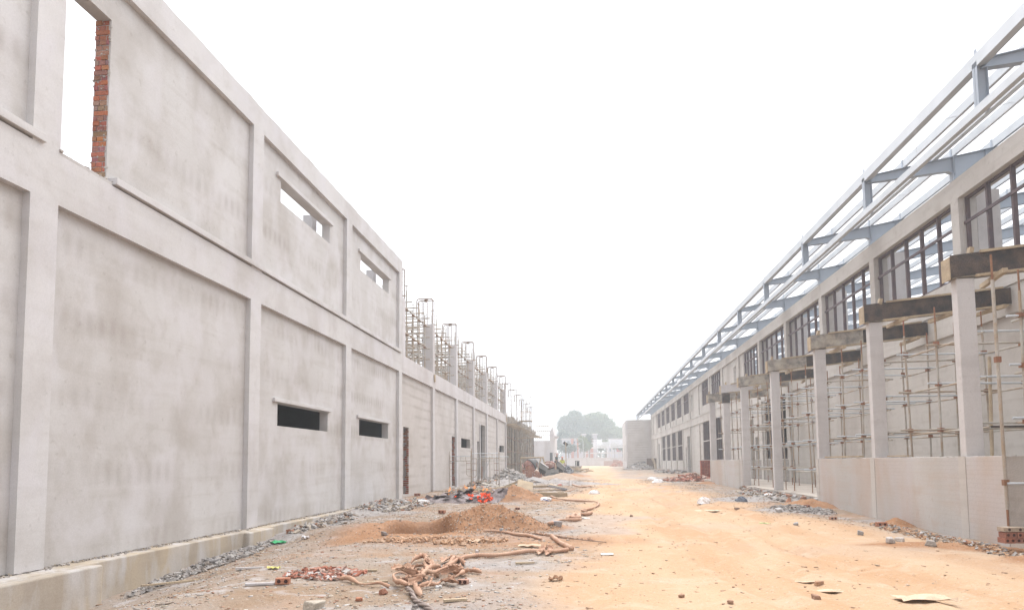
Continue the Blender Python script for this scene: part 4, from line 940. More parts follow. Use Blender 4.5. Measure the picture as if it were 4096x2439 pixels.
b = MB(); pa = AY(2180, 1852, 61.8); pb = AY(2220, 1858, 61.8); b.path(spline([pa, pa+Vector((.05, 0, .12)), (pa+pb)/2+Vector((0, 0, .2)), pb+Vector((-.05, 0, .12)), pb, pb+Vector((.02, 0, -.5))], .08), .06, 8); single('feed_pipe', b, RED, 'curved red pipe arching over the right mixer drum', 'pipe', sm=True)
def hopper(label, cl, cr, Y, depth=1.0, mt=GRM):
    a = AY(*cl, Y); c = AY(*cr, Y); b = MB(); T = Thing('mixer_hopper', label, 'hopper', ((a.x+c.x)/2, Y, float(gz((a.x+c.x)/2, Y))))
    d = c-a; up = Vector((.12, 0, .42))
    b.prism([a, a+up, c+up*.8, c], (0, 0, 0), (0, depth, 0)); T.part('chute', b, mt, bevel=.02)
    lip = MB(); lip.prism([a+up+Vector((0, -.03, 0)), a+up+Vector((0, -.03, .05)), c+up*.8+Vector((.05, -.03, .05)), c+up*.8+Vector((.05, -.03, 0))], (0, 0, 0), (0, depth+.06, 0)); T.part('rim', lip, CN)
    T.part('back_plate', MB().prism([a+Vector((0, .1, -.55)), a+Vector((0, .1, -.01)), c+Vector((0, .1, -.01)), c+Vector((-.3, .1, -.3))], (0, 0, 0), (0, depth*.6, 0)), BLK)
    T.part('leg', MB().tube(a+Vector((.2, .1, -.5)), Vector((a.x+.2, Y+.1, float(gz(a.x, Y)))), .04, 6), CLP); T.part('leg', MB().tube(c+Vector((-.25, .1, -.2)), Vector((c.x-.25, Y+.1, float(gz(c.x, Y)))), .04, 6), CLP)
hopper('grey tipping hopper box between the two mixers', (2155, 1868), (2186, 1886), 59.5)
hopper('grey tipping hopper box right of the dull red mixer, above the concrete tank', (2226, 1862), (2254, 1882), 60.5)
# timber gantry over the mixers
TGn = Thing('timber_gantry', 'rough timber rail and posts above the mixers', 'timber frame', gp(-4.2, 60.5))
A1, A2 = AY(2083, 1831, 60.5), AY(2176, 1828, 60.5)
TGn.part('rail', MB().tube(A1, A2, .07, 6), WD); TGn.part('post', MB().tube(AY(2165, 1826, 60.3), AY(2152, 1877, 60.3), .06, 6), WD); TGn.part('post', MB().tube(AY(2172, 1830, 60.6), AY(2182, 1866, 60.6), .07, 6), WD)
TGn.part('post', MB().tube(A1, Vector((A1.x, 60.5, float(gz(A1.x, 60.5)))), .05, 6), WD); TGn.part('post', MB().tube(AY(2222, 1850, 60.4), AY(2223, 1890, 60.4), .05, 6), WD)
# loose cart wheel
wc = AY(2087, 1870, 58.5); R_ = .38
WT = Thing('wheel', 'thin black-rimmed wheel leaning left of the mixer', 'wheel', wc)
WT.part('tyre', MB().path([wc+Vector((math.cos(a)*R_*.55, math.cos(a)*.2, math.sin(a)*R_)) for a in [2*PI*i/24 for i in range(25)]], .018, 6), BLK, sm=True)
sp_ = MB()
for i in range(8): a = PI*i/8; q = Vector((math.cos(a)*R_*.55, math.cos(a)*.2, math.sin(a)*R_)); sp_.tube(wc-q, wc+q, .006, 4)
WT.part('spokes', sp_, PIP)
ORD = ['first', 'second', 'third', 'fourth', 'fifth', 'sixth', 'seventh', 'eighth', 'ninth', 'tenth', 'eleventh', 'twelfth', 'thirteenth', 'fourteenth', 'fifteenth']
# orange brick stack: stepped courses of loose bricks, each its own object
bm0 = None; sx = AY(2096, 1900, 57.0).x; gzz = float(gz(sx+.8, 57)); cnt = 0
heights = [7, 9, 10, 9, 8, 6, 5, 3]
base_tones = [(.46, .23, .16), (.42, .20, .145), (.50, .27, .19)]; bmm = []
for tcol in base_tones: b = MB(); hollow_brick(b, (0, 0, 0), (.2, .1, .1), None, tcol); m_ = b.mesh('loose_brick'); m_.materials.append(BRK); bmm.append(m_)
for i, hgt in enumerate(heights):
    for j in range(hgt):
        m_ = bmm[(i*7+j*3) % 3]; o = bpy.data.objects.new('loose_brick', m_); col.objects.link(o); a = (j % 2)*PI/2 if i % 3 == 1 else 0
        o.location = (sx+i*.205+random.uniform(-.015, .015), 57+random.uniform(-.03, .03), gzz+.05+j*.103); o.rotation_euler = (0, 0, a+random.uniform(-.06, .06))
        setp(o, '%s, %s, stepped orange stack' % ('topmost brick' if j == hgt-1 else 'brick %s course up' % ORD[j], 'leftmost pile' if i == 0 else 'rightmost pile' if i == 7 else '%s pile from the left' % ORD[i]), 'brick', 'bricks of the orange stack before the mixers')
# concrete tank plates before the right mixer
TK = Thing('mixing_tank', 'low grey concrete-stained tank of two slabs before the right mixer', 'tank', gp(-3.0, 57.5))
a = AY(2178, 1920, 57.5); c = AY(2238, 1916, 57.5); zt = AY(2200, 1877, 57.5).z; zb = min(a.z, c.z)-.2
TK.part('side_plate', MB().prism([(a.x, 57.5, zb), (a.x+.15, 57.5, zt), (a.x+.55, 57.5, zt), (a.x+.5, 57.5, zb)], (0, 0, 0), (0, .1, 0)), GRM); TK.part('front_plate', MB().prism([(a.x+.5, 57.3, zb), (a.x+.52, 57.4, zt+.03), (c.x-.1, 57.4, zt+.02), (c.x+.02, 57.3, zb)], (0, 0, 0), (0, .08, 0)), GRM)
TK.part('seam_bar', MB().box(a.x+.55, c.x-.04, 57.25, 57.29, zt-.32, zt-.28), BLK); TK.part('back_plate', MB().box(a.x+.2, c.x-.1, 58.4, 58.5, zb, zt), GRM)
# rubble heap of grey block pieces, left of the brick stack
TON_G = [(.36, .34, .33), (.30, .28, .27), (.40, .38, .36), (.34, .30, .27)]
TON_R = [(.40, .17, .12), (.36, .14, .09), (.45, .24, .18), (.42, .30, .25)]
TON_M = TON_G+[(.44, .42, .41), (.38, .19, .12), (.30, .23, .17), (.46, .40, .33)]
def heap(name, label, cx, cy_, rx, ry, h, n, smin, smax, tones, cat='rubble', flatz=.45):
    b = MB()
    for i in range(n):
        a = random.uniform(0, 2*PI); r = random.random()**.5; x = cx+math.cos(a)*r*rx; y = cy_+math.sin(a)*r*ry; z = float(gz(x, y))+h*(1-r)*random.random()**.3
        s_ = random.uniform(smin, smax); b.chunk((x, y, z+.02), (s_*random.uniform(1, 2), s_, s_*flatz*random.uniform(.5, 1.3)), random.choice(tones), flat=1.6)
    return single(name, b, VC, label, cat, kind='stuff')
heap('rubble', 'heap of grey broken block pieces left of the orange brick stack', -5.3, 47.0, 1.5, 1.6, .95, 300, .12, .34, TON_G+[(.48,.46,.44)])
heap('rubble', 'low spill of rubble in front of the dark doorway', -6.2, 41, .9, 2.0, .25, 150, .08, .22, TON_M)
heap('rubble', 'pinkish brick rubble beside the red brick stack on the right', 7.0, 47.5, 1.9, 1.7, .45, 260, .1, .24, TON_R+[(.45,.33,.28)])
heap('rubble', 'grey stones lining the foot of the left plinth', -6.9, 12.2, .30, 2.4, .10, 620, .02, .075, TON_G, flatz=.6)
heap('rubble', 'grey stones where the plinth meets the second footing', -6.7, 17.0, .4, 2.0, .08, 260, .03, .10, TON_G+TON_M)
heap('rubble', 'rubble and scraps along the wall foot before the brick doorway', -6.4, 23.0, 1.0, 3.2, .08, 420, .03, .11, TON_M)
heap('rubble', 'crumbled clay lumps scattered before the dug pit', -2.9, 12.9, 1.4, .45, .03, 300, .015, .05, [(.50,.31,.20), (.45,.27,.16), (.52,.36,.25)], flatz=.9)
heap('rubble', 'clods rolling down the front dirt mound', -2.1, 15.1, 1.5, .8, .0, 1100, .007, .020, [(.50,.32,.21), (.44,.26,.16), (.54,.42,.32), (.46, .42, .38)], flatz=.9)
heap('rubble', 'stones and clods at the foot of the near low wall', 6.75, 14.2, .4, 3.0, .04, 520, .012, .055, TON_M+[(.46,.29,.18)]*6)
heap('rubble', 'broken concrete and brick below the open slab edge', 6.9, 27.5, .45, 4.5, .04, 300, .04, .16, TON_M)
heap('rubble', 'grey chippings near the end of the near low wall', 6.2, 20.6, .9, .7, .02, 300, .02, .06, TON_G)
heap('rubble', 'brick crumbs and plaster chips left of the hose tangle', -3.6, 9.2, .55, .4, .03, 180, .02, .07, TON_R+[(.5,.47,.45)])
heap('rubble', 'scraps between the debris boards and the left wall', -5.6, 34, 1.3, 3.0, .12, 260, .06, .2, TON_M)
heap('rubble', 'dark rubble at the foot of the factory wall', 9.2, 80, 1.1, 9, .18, 420, .08, .28, TON_G+[(.12,.11,.11), (.3,.2,.15)])
heap('rubble', 'rubble around the grey gravel pile by the end wing', 7.6, 103, 2.3, 3.2, .25, 420, .06, .22, TON_G)
# lumber heap, mid distance
def planks(name, label, pts, rots, mt=WD):
    pass
def board(label, c, size, rz=0, rx=0, ry=0, mt=WD, name='board', cat='board', group=None, bevel=.004):
    M = Matrix.Rotation(rz, 3, 'Z') @ Matrix.Rotation(ry, 3, 'Y') @ Matrix.Rotation(rx, 3, 'X'); b = MB(); b.obox(c, size, M)
    return single(name, b, mt, label, cat, group, bevel=bevel)
for i in range(40):
    x = random.uniform(-3.8, -.4); y = random.uniform(72, 88); L_ = random.uniform(1.2, 3.6); k = random.random()
    board('weathered plank in the jumbled timber heap left of the road', gp(x, y, random.uniform(.1, .85)*(1-abs(x+2.1)/2.2)+.06), (L_, random.uniform(.12, .3), .06), random.gauss(0, .35), random.gauss(0, .08), random.gauss(.02, .12), random.choice([WD, WD2, WD]), group='planks of the timber heap left of the road', name='plank', cat='plank')
GSH = mat('grey_sheet', (.33, .31, .30), (.27, .25, .24), 3, bump=.3)
# debris boards in front of the rubble
p = AY(2100, 1943, 34.5); board('pale thick formwork panel leaning on edge beside the road debris', p, (.80, .12, .74), .15, -.95, .22, WD, 'formwork_board', 'board', bevel=.01)
board('timber beam propping the pale formwork panel from the left', AY(2044, 1937, 35), (1.35, .12, .12), .1, 0, -.36, WD)
board('short timber block under the leaning formwork panel', AY(2070, 1944, 34.8), (.7, .14, .16), .1, 0, .1, WD)
board('grey weathered sheet lying over the rubble below the brick stack', AY(2160, 1920, 44), (1.15, .5, .04), -.1, .40, .26, GSH)
board('second grey sheet left of the weathered sheet', AY(2124, 1916, 44.6), (.5, .4, .05), .3, .4, -.35, GSH)
board('low timber beam box lying at the edge of the road', G(2214, 1984, .08), (1.15, .18, .16), -.05, 0, .02, WD, bevel=.01)
board('thin pale board crossing behind the low beam', G(2175, 1965, .07), (1.15, .2, .03), .12, 0, -.05, WD); board('dark-edged plywood offcut tilted over the thin boards', G(2230, 1960, .14), (.95, .5, .02), -.2, .1, .22, DPL)
board('brown plywood flap beside the tilted offcut', G(2218, 1958, .18), (.6, .35, .02), -.35, .2, .28, WD)
board('long round timber lying behind the boards', G(2168, 1950, .08), (1.2, .12, .12), .02, 0, 0, WD, bevel=.03); board('thin grey lath before the low beam', G(2190, 1972, .03), (.9, .06, .02), .05, 0, 0, CN)
for (u, v, L_, rz, lb) in [(300, 255, .6, .5, 'bent lath left of the tilted fire boards'), (1050, 240, .35, .1, 'short dark batten near the thin stake'), (1020, 395, .5, .3, 'split tan lath right of the low beam'), (340, 400, .45, -.3, 'small timber block left of the low beam')]:
    board(lb, ZM(u, v, .03), (L_, .1, .06), rz)
# dark boards and poles behind the fire
board('pale board lying behind the flames', AY(1970, 1952, 29.5), (1.7, .25, .04), .12, 0, -.10, WD); board('pale timber right of the flames, resting on the mound', AY(1975, 1958, 28.5), (1.1, .12, .06), .1, 0, -.22, WD)
board('thin pole lying left of the fire', G(1770, 1966, .04), (2.2, .03, .03), -.1, 0, .03, WD); board('grey board scraps by the scaffold foot', AY(1968, 1940, 36), (1.2, .25, .05), -.3, .2, .15, WD2)
sg = Thing('road_sign', 'black diamond plate seen from behind on a tall thin timber pole', 'sign', G(2266, 1891))
sY = sg.o.location.y; a = AY(2263, 1768, sY); sg.part('pole', MB().box(a.x-.05, a.x+.05, sY-.04, sY+.04, float(gz(a.x, sY)), a.z), WD)
c = AY(2262, 1773.5, sY); d = MB(); k = .62; d.prism([c+Vector((-.34*1.0, 0, .05)), c+Vector((-.12, 0, .30)), c+Vector((.33, 0, -.05)), c+Vector((.13, 0, -.30))], (0, .05, 0), (0, .08, 0)); sg.part('plate', d, BLK)
b = MB(); b.tube(G(2277, 1942), G(2277, 1942)+Vector((0, 0, .42)), .012, 6); single('stake', b, RST, 'thin rusty stake upright beside the road gravel', 'stake')
b = MB(); q = AY(2279, 1862, 80); b.tube(Vector((q.x, 80, .2)), Vector((q.x, 80, q.z)), .05, 6); single('marker_post', b, mat('orange_post', (.45, .17, .09)), 'short orange post between sign pole and timber heap', 'post')
bf = Thing('window_box', 'upright black open box standing behind the timber heap', 'box', AY(2310, 1863, 88))
o = bf.org; bf.part('frame', MB().box(o.x-.28, o.x-.18, o.y, o.y+.4, o.z, o.z+.62).box(o.x-.31, o.x+.30, o.y-.03, o.y+.43, o.z+.62, o.z+.68).box(o.x-.1, o.x+.24, o.y+.02, o.y+.4, o.z, o.z+.6), BLK); bf.part('jamb', MB().box(o.x-.16, o.x-.12, o.y-.02, o.y, o.z, o.z+.58), WHT)
bd = MB(); bd.box(o.x-.6, o.x+.5, o.y-.1, o.y+.6, .2, o.z-.005); single('timber_pack', bd, WD2, 'low pack of planks carrying the black open box', 'timber')
# bags and litter
def bag(label, c, sx_, sy_, sz, mt=WHT, seed=0):
    b = MB(); n = 9; R = random.Random(seed); vs = []
    for j in range(n):
        for i in range(2*n):
            th = PI*j/(n-1); ph = 2*PI*i/(2*n); k = 1+R.uniform(-.16, .16); vs.append((c[0]+math.sin(th)*math.cos(ph)*sx_*k, c[1]+math.sin(th)*math.sin(ph)*sy_*k, c[2]+max(-.02, math.cos(th)*sz*k)))
    b.add(vs, [(j*2*n+i, j*2*n+(i+1) % (2*n), (j+1)*2*n+(i+1) % (2*n), (j+1)*2*n+i) for j in range(n-1) for i in range(2*n)]); return single('plastic_bag' if mt != BLK else 'plastic_bag', b, mt, label, 'bag')
bag('white sack lying alone on the orange road', G(2378, 1974), .24, .18, .16, seed=1)
bag('white sack with a blue stripe above the looping hose', G(2182, 2002), .24, .18, .11, seed=2); b = MB(); q = G(2182, 2004, .06); b.obox(q+Vector((.02, -.16, 0)), (.22, .01, .025), Matrix.Rotation(.35, 3, 'Y')); single('blue_stripe', b, mat('blue_print', (.05, .09, .33)), 'blue printed strip on the sack above the looping hose', 'strip')
bag('crumpled white sheet on the ground before the brick doorway', G(1690, 2013), .30, .2, .14, seed=3); bag('pale sack near the low wall of the far portico', G(2815, 2012), .22, .2, .2, seed=4)
bag('dark plastic bag at the corner of the open slab', G(2964, 2003), .2, .16, .15, mat('dark_bag', (.16, .18, .22)), 5); bag('white bag lying on the right sand patch', G(2632, 1929), .35, .3, .22, seed=6); bag('smaller white bag left of the brick rubble', G(2610, 1916), .35, .3, .18, seed=9)
bag('crushed pale bag under the slab edge', G(3075, 1985), .2, .2, .14, seed=7); bag('small red and white wrapper by the gravel heap', G(2240, 1940), .14, .1, .06, mat('red_wrap', (.55, .10, .07)), 8)
def scrap(label, c, w_, d_, mt, name='paper_scrap', cat='scrap', seed=0, lift=.015):
    R = random.Random(seed); b = MB(); n = 6; vs = []
    for j in range(n):
        for i in range(n): vs.append((c[0]+(i/(n-1)-.5)*w_*(1+R.uniform(-.1, .1)), c[1]+(j/(n-1)-.5)*d_*(1+R.uniform(-.1, .1)), c[2]+.008+R.uniform(0, lift)))
    b.add(vs, [(j*n+i, j*n+i+1, (j+1)*n+i+1, (j+1)*n+i) for j in range(n-1) for i in range(n-1)]); o = single(name, b, mt, label, cat); solid(o, .003); return o
GRN = mat('green_plastic', (.05, .42, .16), (.04, .30, .12), 5, rough=.5); TAN = mat('cardboard', (.56, .43, .31), (.50, .37, .26), 3)
scrap('bright green plastic scrap near the left wall foot', G(1115, 2172), .30, .22, GRN, seed=1, lift=.06); scrap('white crumpled paper right of the green scrap', G(1222, 2155), .16, .12, WHT, seed=2, lift=.08)
scrap('flat white paper on the road edge near the camera', G(2428, 2218), .20, .14, WHT, seed=3); scrap('pale green scrap on the right side of the road', G(3058, 2093), .24, .14, mat('pale_green', (.45, .55, .25)), seed=4)
scrap('flat white scrap by the hose knot', G(2338, 2073), .25, .14, WHT, seed=5); scrap('tan paper sheet before the longest hose', G(2120, 2188), .38, .2, TAN, seed=6, lift=.05); scrap('pale cardboard leaf above the tangle', G(1898, 2166), .28, .16, TAN, seed=7, lift=.05)
scrap('large pale board lying by the far low wall', G(2845, 2046)+Vector((0, 0, .03)), .95, .5, TAN, 'plywood_sheet', 'sheet', 8, .01); scrap('torn cardboard at the bottom right of the road', G(3700, 2400), .55, .28, TAN, 'cardboard', 'cardboard', 9, .05)
scrap('long split bark strip on the lower road', G(3240, 2330), .75, .1, TAN, 'bark_strip', 'strip', 10, .02); scrap('curved bark sheet low on the road', G(3340, 2368), .6, .16, TAN, 'bark_strip', 'strip', 11, .025); scrap('brown leaf litter right of the tangle', G(2222, 2322), .18, .1, mat('brown_leaf', (.30, .17, .10)), 'leaf', 'leaf', 12, .06)
scrap('yellow wrapper before the footing stones', G(1095, 2275), .18, .12, mat('yellow_wrap', (.65, .60, .22)), seed=13, lift=.04)
# individual bricks and stones lying about
def stone(label, p, s_, tone, brick=False, name='stone'):
    b = MB(); M = Matrix.Rotation(random.uniform(0, 3), 3, 'Z') @ Matrix.Rotation(random.uniform(-.2, .2), 3, 'X')
    if brick: hollow_brick(b, p+Vector((0, 0, s_*.25)), (s_, s_*.5, s_*.42), Matrix.Rotation(random.uniform(-.5, .5), 3, 'Z'), tone); nm = 'brick'
    else: b.obox(p+Vector((0, 0, s_*.25)), (s_, s_*.75, s_*.6), M, tone, jit=.2); nm = name
    single(nm, b, BRK if brick else VC, label, nm, bevel=0 if brick else s_*.12)
OB = (.40, .18, .11); GR_ = (.36, .35, .35)
for (px, py, s_, tn, br, lb) in [(1132, 2335, .17, OB, 1, 'red brick lying flat left of the hose tangle'), (1530, 2375, .10, (.30,.14,.09), 0, 'brown clod under the left hose arm'), (1435, 2402, .07, OB, 0, 'small red stone at the bottom edge, left of the rope'),
        (1660, 2430, .06, (.25,.22,.21), 0, 'dark pebble left of the rope'), (1853, 2335, .13, (.42,.25,.19), 1, 'brick lump at the right tip of the hose tangle'), (1750, 2351, .05, (.6,.6,.6), 0, 'white pebble under the tangle, left of its twin'), (1762, 2349, .05, (.6,.6,.6), 0, 'white pebble under the tangle, right of its twin'),
        (1768, 2052, .20, OB, 1, 'red brick between the fire and the pit'), (2070, 2037, .14, (.33,.15,.10), 1, 'brick right of the front mound top'), (1582, 1988, .26, OB, 1, 'hollow brick at the wall foot, left one by the doorway'), (1669, 1983, .26, (.33,.15,.10), 1, 'hollow brick at the wall foot, right one below the doorway'),
        (1808, 2005, .26, (.42,.25,.17), 1, 'round tan block in front of the fire'), (1783, 1997, .25, (.44,.36,.27), 0, 'square tan block before the fire'), (3526, 2105, .22, OB, 1, 'hollow brick at the foot of the near low wall'), (3443, 2138, .14, GR_, 0, 'grey stone standing off the near low wall'),
        (3560, 2170, .17, (.46,.42,.39), 0, 'big pale stone in the near wall rubble, left of its group'), (3600, 2164, .14, (.46,.41,.37), 0, 'pale stone in the middle of the near wall rubble'), (3722, 2180, .15, (.44,.41,.38), 0, 'pale grey stone right of the near wall rubble'), (3332, 2078, .17, (.48,.30,.22), 1, 'pink brick end by the wall corner'),
        (3118, 2046, .20, (.48,.47,.47), 0, 'white-topped block left of the near wall corner'), (3172, 2037, .2, (.46,.40,.36), 1, 'pale brick beside the white-topped block'), (3225, 2030, .20, (.42,.22,.16), 1, 'orange brick on the corner dirt mound'), (2948, 2038, .13, (.28,.20,.15), 0, 'brown stone on the right of the road'),
        (3184, 2100, .12, GR_, 0, 'grey stone below the green scrap'), (2525, 2065, .10, (.35,.24,.17), 0, 'brown stone on the middle of the road'), (3278, 2338, .10, (.42,.26,.17), 0, 'tan clod low on the road, between the bark strips'), (2725, 2388, .06, (.33,.2,.13), 0, 'small brown pebble low on the road'),
        (2922, 2412, .06, (.35,.22,.15), 0, 'small tan pebble at the lower road edge'), (3266, 2395, .09, (.38,.24,.17), 0, 'tan stone below the curved bark sheet'), (1260, 2433, .16, (.5,.45,.38), 0, 'pale block at the bottom edge'), (845, 2262, .22, (.22,.21,.21), 0, 'dark slab piece on the plinth stones'),
        (1535, 2140, .14, (.30,.27,.26), 0, 'grey flat stone in the pit mouth'), (2005, 2105, .09, GR_, 0, 'grey pebble right of the mound foot'), (2230, 2107, .2, (.36,.34,.34), 0, 'flat grey stone below the hose end')]:
    stone(lb, G(px, py), s_, tn, br)
for (px, py, L_, rz, lb) in [(1000, 2275, .42, .25, 'thin grey lath behind the yellow wrapper'), (1040, 2340, .35, .2, 'pale lath below the grey lath'), (1480, 2335, .45, .5, 'pink batten in the chips left of the tangle'), (720, 2330, 1.1, .75, 'long thin stick by the plinth stones'), (1245, 2305, .30, .5, 'grey batten left of the tangle'),
        (1590, 2120, .3, 1.1, 'bent tan stick at the pit edge'), (1570, 2025, .5, .6, 'splintered stick under the wall rubble'), (2100, 2255, .28, .25, 'straight twig right of the longest hose'), (1820, 2405, .25, .35, 'twig right of the rope'), (1480, 2285, .2, .1, 'pale sliver above the left hose arm')]:
    board(lb, G(px, py, .02), (L_, .05, .025), rz, mt=WD if 'grey' not in lb else CN, name='stick', cat='stick', bevel=0)

# ------------------------------------------------------------------ right: stacks and sheets
tone = [(.36, .10, .06), (.31, .085, .055), (.40, .14, .09)]; bms = []
for tcol in tone: b = MB(); hollow_brick(b, (0, 0, 0), (.215, .105, .088), None, tcol); m_ = b.mesh('stacked_brick'); m_.materials.append(BRK); bms.append(m_)
q = HRp = AY(2825, 1918, 49.5); gzr = float(gz(q.x, 49.5))
for k in range(15):
    for i in range(3):
        o = bpy.data.objects.new('stacked_brick', random.choice(bms)); col.objects.link(o)
        o.location = (q.x-.22+i*.222+random.uniform(-.008, .008), 49.5+random.uniform(-.02, .02), gzr+.045+k*.0905); o.rotation_euler = (0, 0, random.uniform(-.03, .03)); setp(o, '%s front brick, %s course up, of the dark red square stack' % (('left', 'middle', 'right')[i], ORD[k]), 'brick', 'bricks of the red stack by the far low wall')
    for j in range(2):
        o = bpy.data.objects.new('stacked_brick', bms[1]); col.objects.link(o); o.location = (q.x-.26, 49.72+j*.22, gzr+.045+k*.0905); o.rotation_euler = (0, 0, PI/2); setp(o, '%s side brick, %s course up, of the dark red square stack' % (('front', 'rear')[j], ORD[k]), 'brick', 'bricks of the red stack by the far low wall')
q = AY(2587, 1832, 112); q2 = AY(2627, 1880, 112)
single('steel_sheet', MB().obox(((q.x+q2.x)/2, 112, (q.z+q2.z)/2), (q2.x-q.x, .12, q.z-q2.z)), mat('brown_sheet', (.10, .065, .05), (.14, .09, .07), 2), 'dark brown upright sheet box by the factory end', 'sheet')
q = AY(2617, 1832, 111.5); q2 = AY(2620, 1882, 111.5)
b = MB(); b.path(spline([Vector((q.x-.35, 111.5, q.z)), Vector((q.x, 111.5, (q.z+q2.z)/2+.4)), Vector((q.x+.25, 111.4, q2.z))], .2), .2, 4); single('plank', b, WD, 'tan board leaning on the dark brown sheet', 'plank')
single('drum', MB().tube((8.6, 106, .4), (8.6, 106, 1.5), .4, 14), GRM, 'grey drum on the gravel pile by the end wing', 'drum')
board('dark twisted scrap on the ground by the factory wall', AY(2722, 1885, 80), (1.4, .6, .25), .2, .2, .1, DPL); board('long pale timber at the factory wall foot', AY(2700, 1890, 76), (4.5, .15, .12), .1, 0, 0, WD2)
q = G(2480, 1866)
heap('rubble', 'collapsed red brick pile at the far end of the road', AY(2478, 1866, 165).x, 165, 2.2, 1.6, 1.3, 260, .2, .5, TON_R+[(.40,.22,.18)], flatz=.6)
single('brick_pack', MB().box(AY(2452, 1850, 167).x, AY(2475, 1850, 167).x, 166.5, 168, .3, 1.9), mat('far_brick', (.33, .17, .13), (.38, .22, .18), 3, bricks=(.8, (.30, .22, .19))), 'square red brick pack behind the collapsed pile', 'bricks')

# ------------------------------------------------------------------ far background
BW = Thing('boundary_wall', 'long grey boundary wall with posts and coping across the end of the road', 'wall', (0, 190, .4))
for i in range(-14, 12):
    x = i*3.05+.4; BW.part('post', MB().box(x-.2, x+.2, 189.9, 190.3, .1, 2.75).box(x-.26, x+.26, 189.84, 190.36, 2.75, 2.87), CN)
    BW.part('wall_panel', MB().box(x+.2, x+2.85, 190.02, 190.2, .1, 2.5), CN); BW.part('coping', MB().box(x+.2, x+2.85, 189.95, 190.27, 2.5, 2.62), CNR)
LB = Thing('low_block_wall', 'low unplastered block wall in front of the boundary wall', 'wall', (5, 182, .4)); LB.part('wall', MB().box(3.1, 14, 182, 182.3, .1, 1.75), CN); LB.part('brick_infill', MB().box(4.6, 7.7, 181.94, 181.99, .3, 1.7), mat('pink_brick', (.36, .24, .21), (.40, .28, .25), 2, bricks=(.5, (.42, .36, .34))))
PNK = mat('orange_cladding', (.42, .17, .12), (.38, .15, .11), 1); WHH = mat('white_house', (.50, .50, .54), (.44, .44, .49), .8); GLS = mat('far_glass', (.10, .12, .16), (.14, .17, .22), 2, rough=.4)
def house(name, label, px0, px1, pyt, Y, mt, wins, orange=()):
    a = AY(px0, pyt, Y); c = AY(px1, pyt, Y); T = Thing(name, label, 'building', ((a.x+c.x)/2, Y, .4)); T.part('wall', MB().box(a.x, c.x, Y, Y+9, .2, a.z), mt)
    T.part('roof', MB().box(a.x-.3, c.x+.3, Y-.3, Y+9.3, a.z+.003, a.z+.35), CN)
    for (p0, p1) in orange: x0, x1 = AY(p0, 0, Y).x, AY(p1, 0, Y).x; T.part('orange_panel', MB().box(x0, x1, Y-.5, Y-.005, .2, AY(p0, pyt-3, Y).z), PNK)
    for (p0, p1, t, b_) in wins: x0, x1 = AY(p0, t, Y).x, AY(p1, t, Y).x; T.part('window', MB().box(x0, x1, Y-.56, Y-.51, AY(p0, b_, Y).z, AY(p0, t, Y).z), GLS)
house('apartment_block', 'white apartment block with orange vertical panels behind the boundary wall', 2247, 2340, 1757, 225, WHH, [(2268, 2278, 1764, 1776), (2294, 2301, 1764, 1772), (2268, 2279, 1793, 1810), (2252, 2256, 1795, 1810), (2294, 2302, 1792, 1806), (2322, 2328, 1764, 1775)], [(2256, 2266), (2278, 2284), (2308, 2320), (2328, 2340)])
house('grey_building', 'pale grey building showing above the steel shed', 2328, 2388, 1738, 262, mat('far_grey', (.36, .34, .37)), [(2348, 2355, 1742, 1749), (2357, 2366, 1742, 1749)], [])
house('red_door_building', 'white building with red shutters seen through the steel shed', 2430, 2510, 1757, 240, WHH, [(2438, 2446, 1792, 1804)], []); b = MB(); a = AY(2466, 1790, 239); c = AY(2484, 1806, 239); b.box(a.x, c.x, 239.2, 239.3, c.z, a.z); single('red_shutters', b, mat('red_shutter', (.38, .08, .08)), 'red shutters on the white building behind the steel shed', 'shutters')
SD = Thing('steel_shed', 'open steel shed frame with white roof purlins beyond the boundary wall', 'shed', (6, 215, .4)); Y = 215
def SX(px, py, Y=215): p = AY(px, py, Y); return p.x, p.z
x0 = SX(2342, 1760)[0]; x1 = 26
for py in (1757, 1763, 1768, 1773, 1778, 1783): z = SX(2400, py)[1]; yy = 215+(1783-py)*.28; SD.part('purlin', MB().box(x0, x1, yy, yy+.2, z-.12, z+.14), mat('white_paint', (.7, .7, .72)) if py == 1757 else bpy.data.materials['white_paint'])
SD.part('eave_beam', MB().box(x0, x1, 214.9, 215.1, SX(2400, 1790)[1]-.1, SX(2400, 1787)[1]), bpy.data.materials['white_paint']); SD.part('tie_beam', MB().box(x0, x1, 214.9, 215.1, SX(2400, 1812)[1]-.1, SX(2400, 1810)[1]+.1), CN)
for px in (2342, 2355, 2382, 2405, 2436, 2446, 2475, 2500): x = SX(px, 1800)[0]; SD.part('column', MB().box(x-.13, x+.13, 214.85, 215.15, .3, SX(px, 1788)[1] if px in (2342, 2446) else SX(px, 1811)[1]), CN)
for px in (2342, 2442, 2500): x = SX(px, 1800)[0]; SD.part('rafter', MB().prism([(x, 214.9, SX(px, 1787)[1]), (x, 222.5, SX(px, 1757)[1]+.1), (x, 222.5, SX(px, 1757)[1]-.3), (x, 214.9, SX(px, 1787)[1]-.4)], (-.1, 0, 0), (.1, 0, 0)), CN)
LP = Thing('street_lamp', 'thin pale street lamp with curved arm left of the steel shed', 'street lamp', (SX(2332, 1800, 200)[0], 200, .4)); a = AY(2332, 1765, 200)
LP.part('pole', MB().tube((a.x, 200, .4), (a.x, 200, a.z), .09, 8, .06), GLV); LP.part('arm', MB().path([(a.x, 200, a.z), (a.x-.1, 200, a.z+.5), (a.x-.5, 200, a.z+.8), (a.x-1.1, 200, a.z+.9)], .05, 6), GLV); LP.part('lamp_head', MB().box(a.x-1.6, a.x-1.05, 199.9, 200.1, a.z+.84, a.z+.94), GLV)
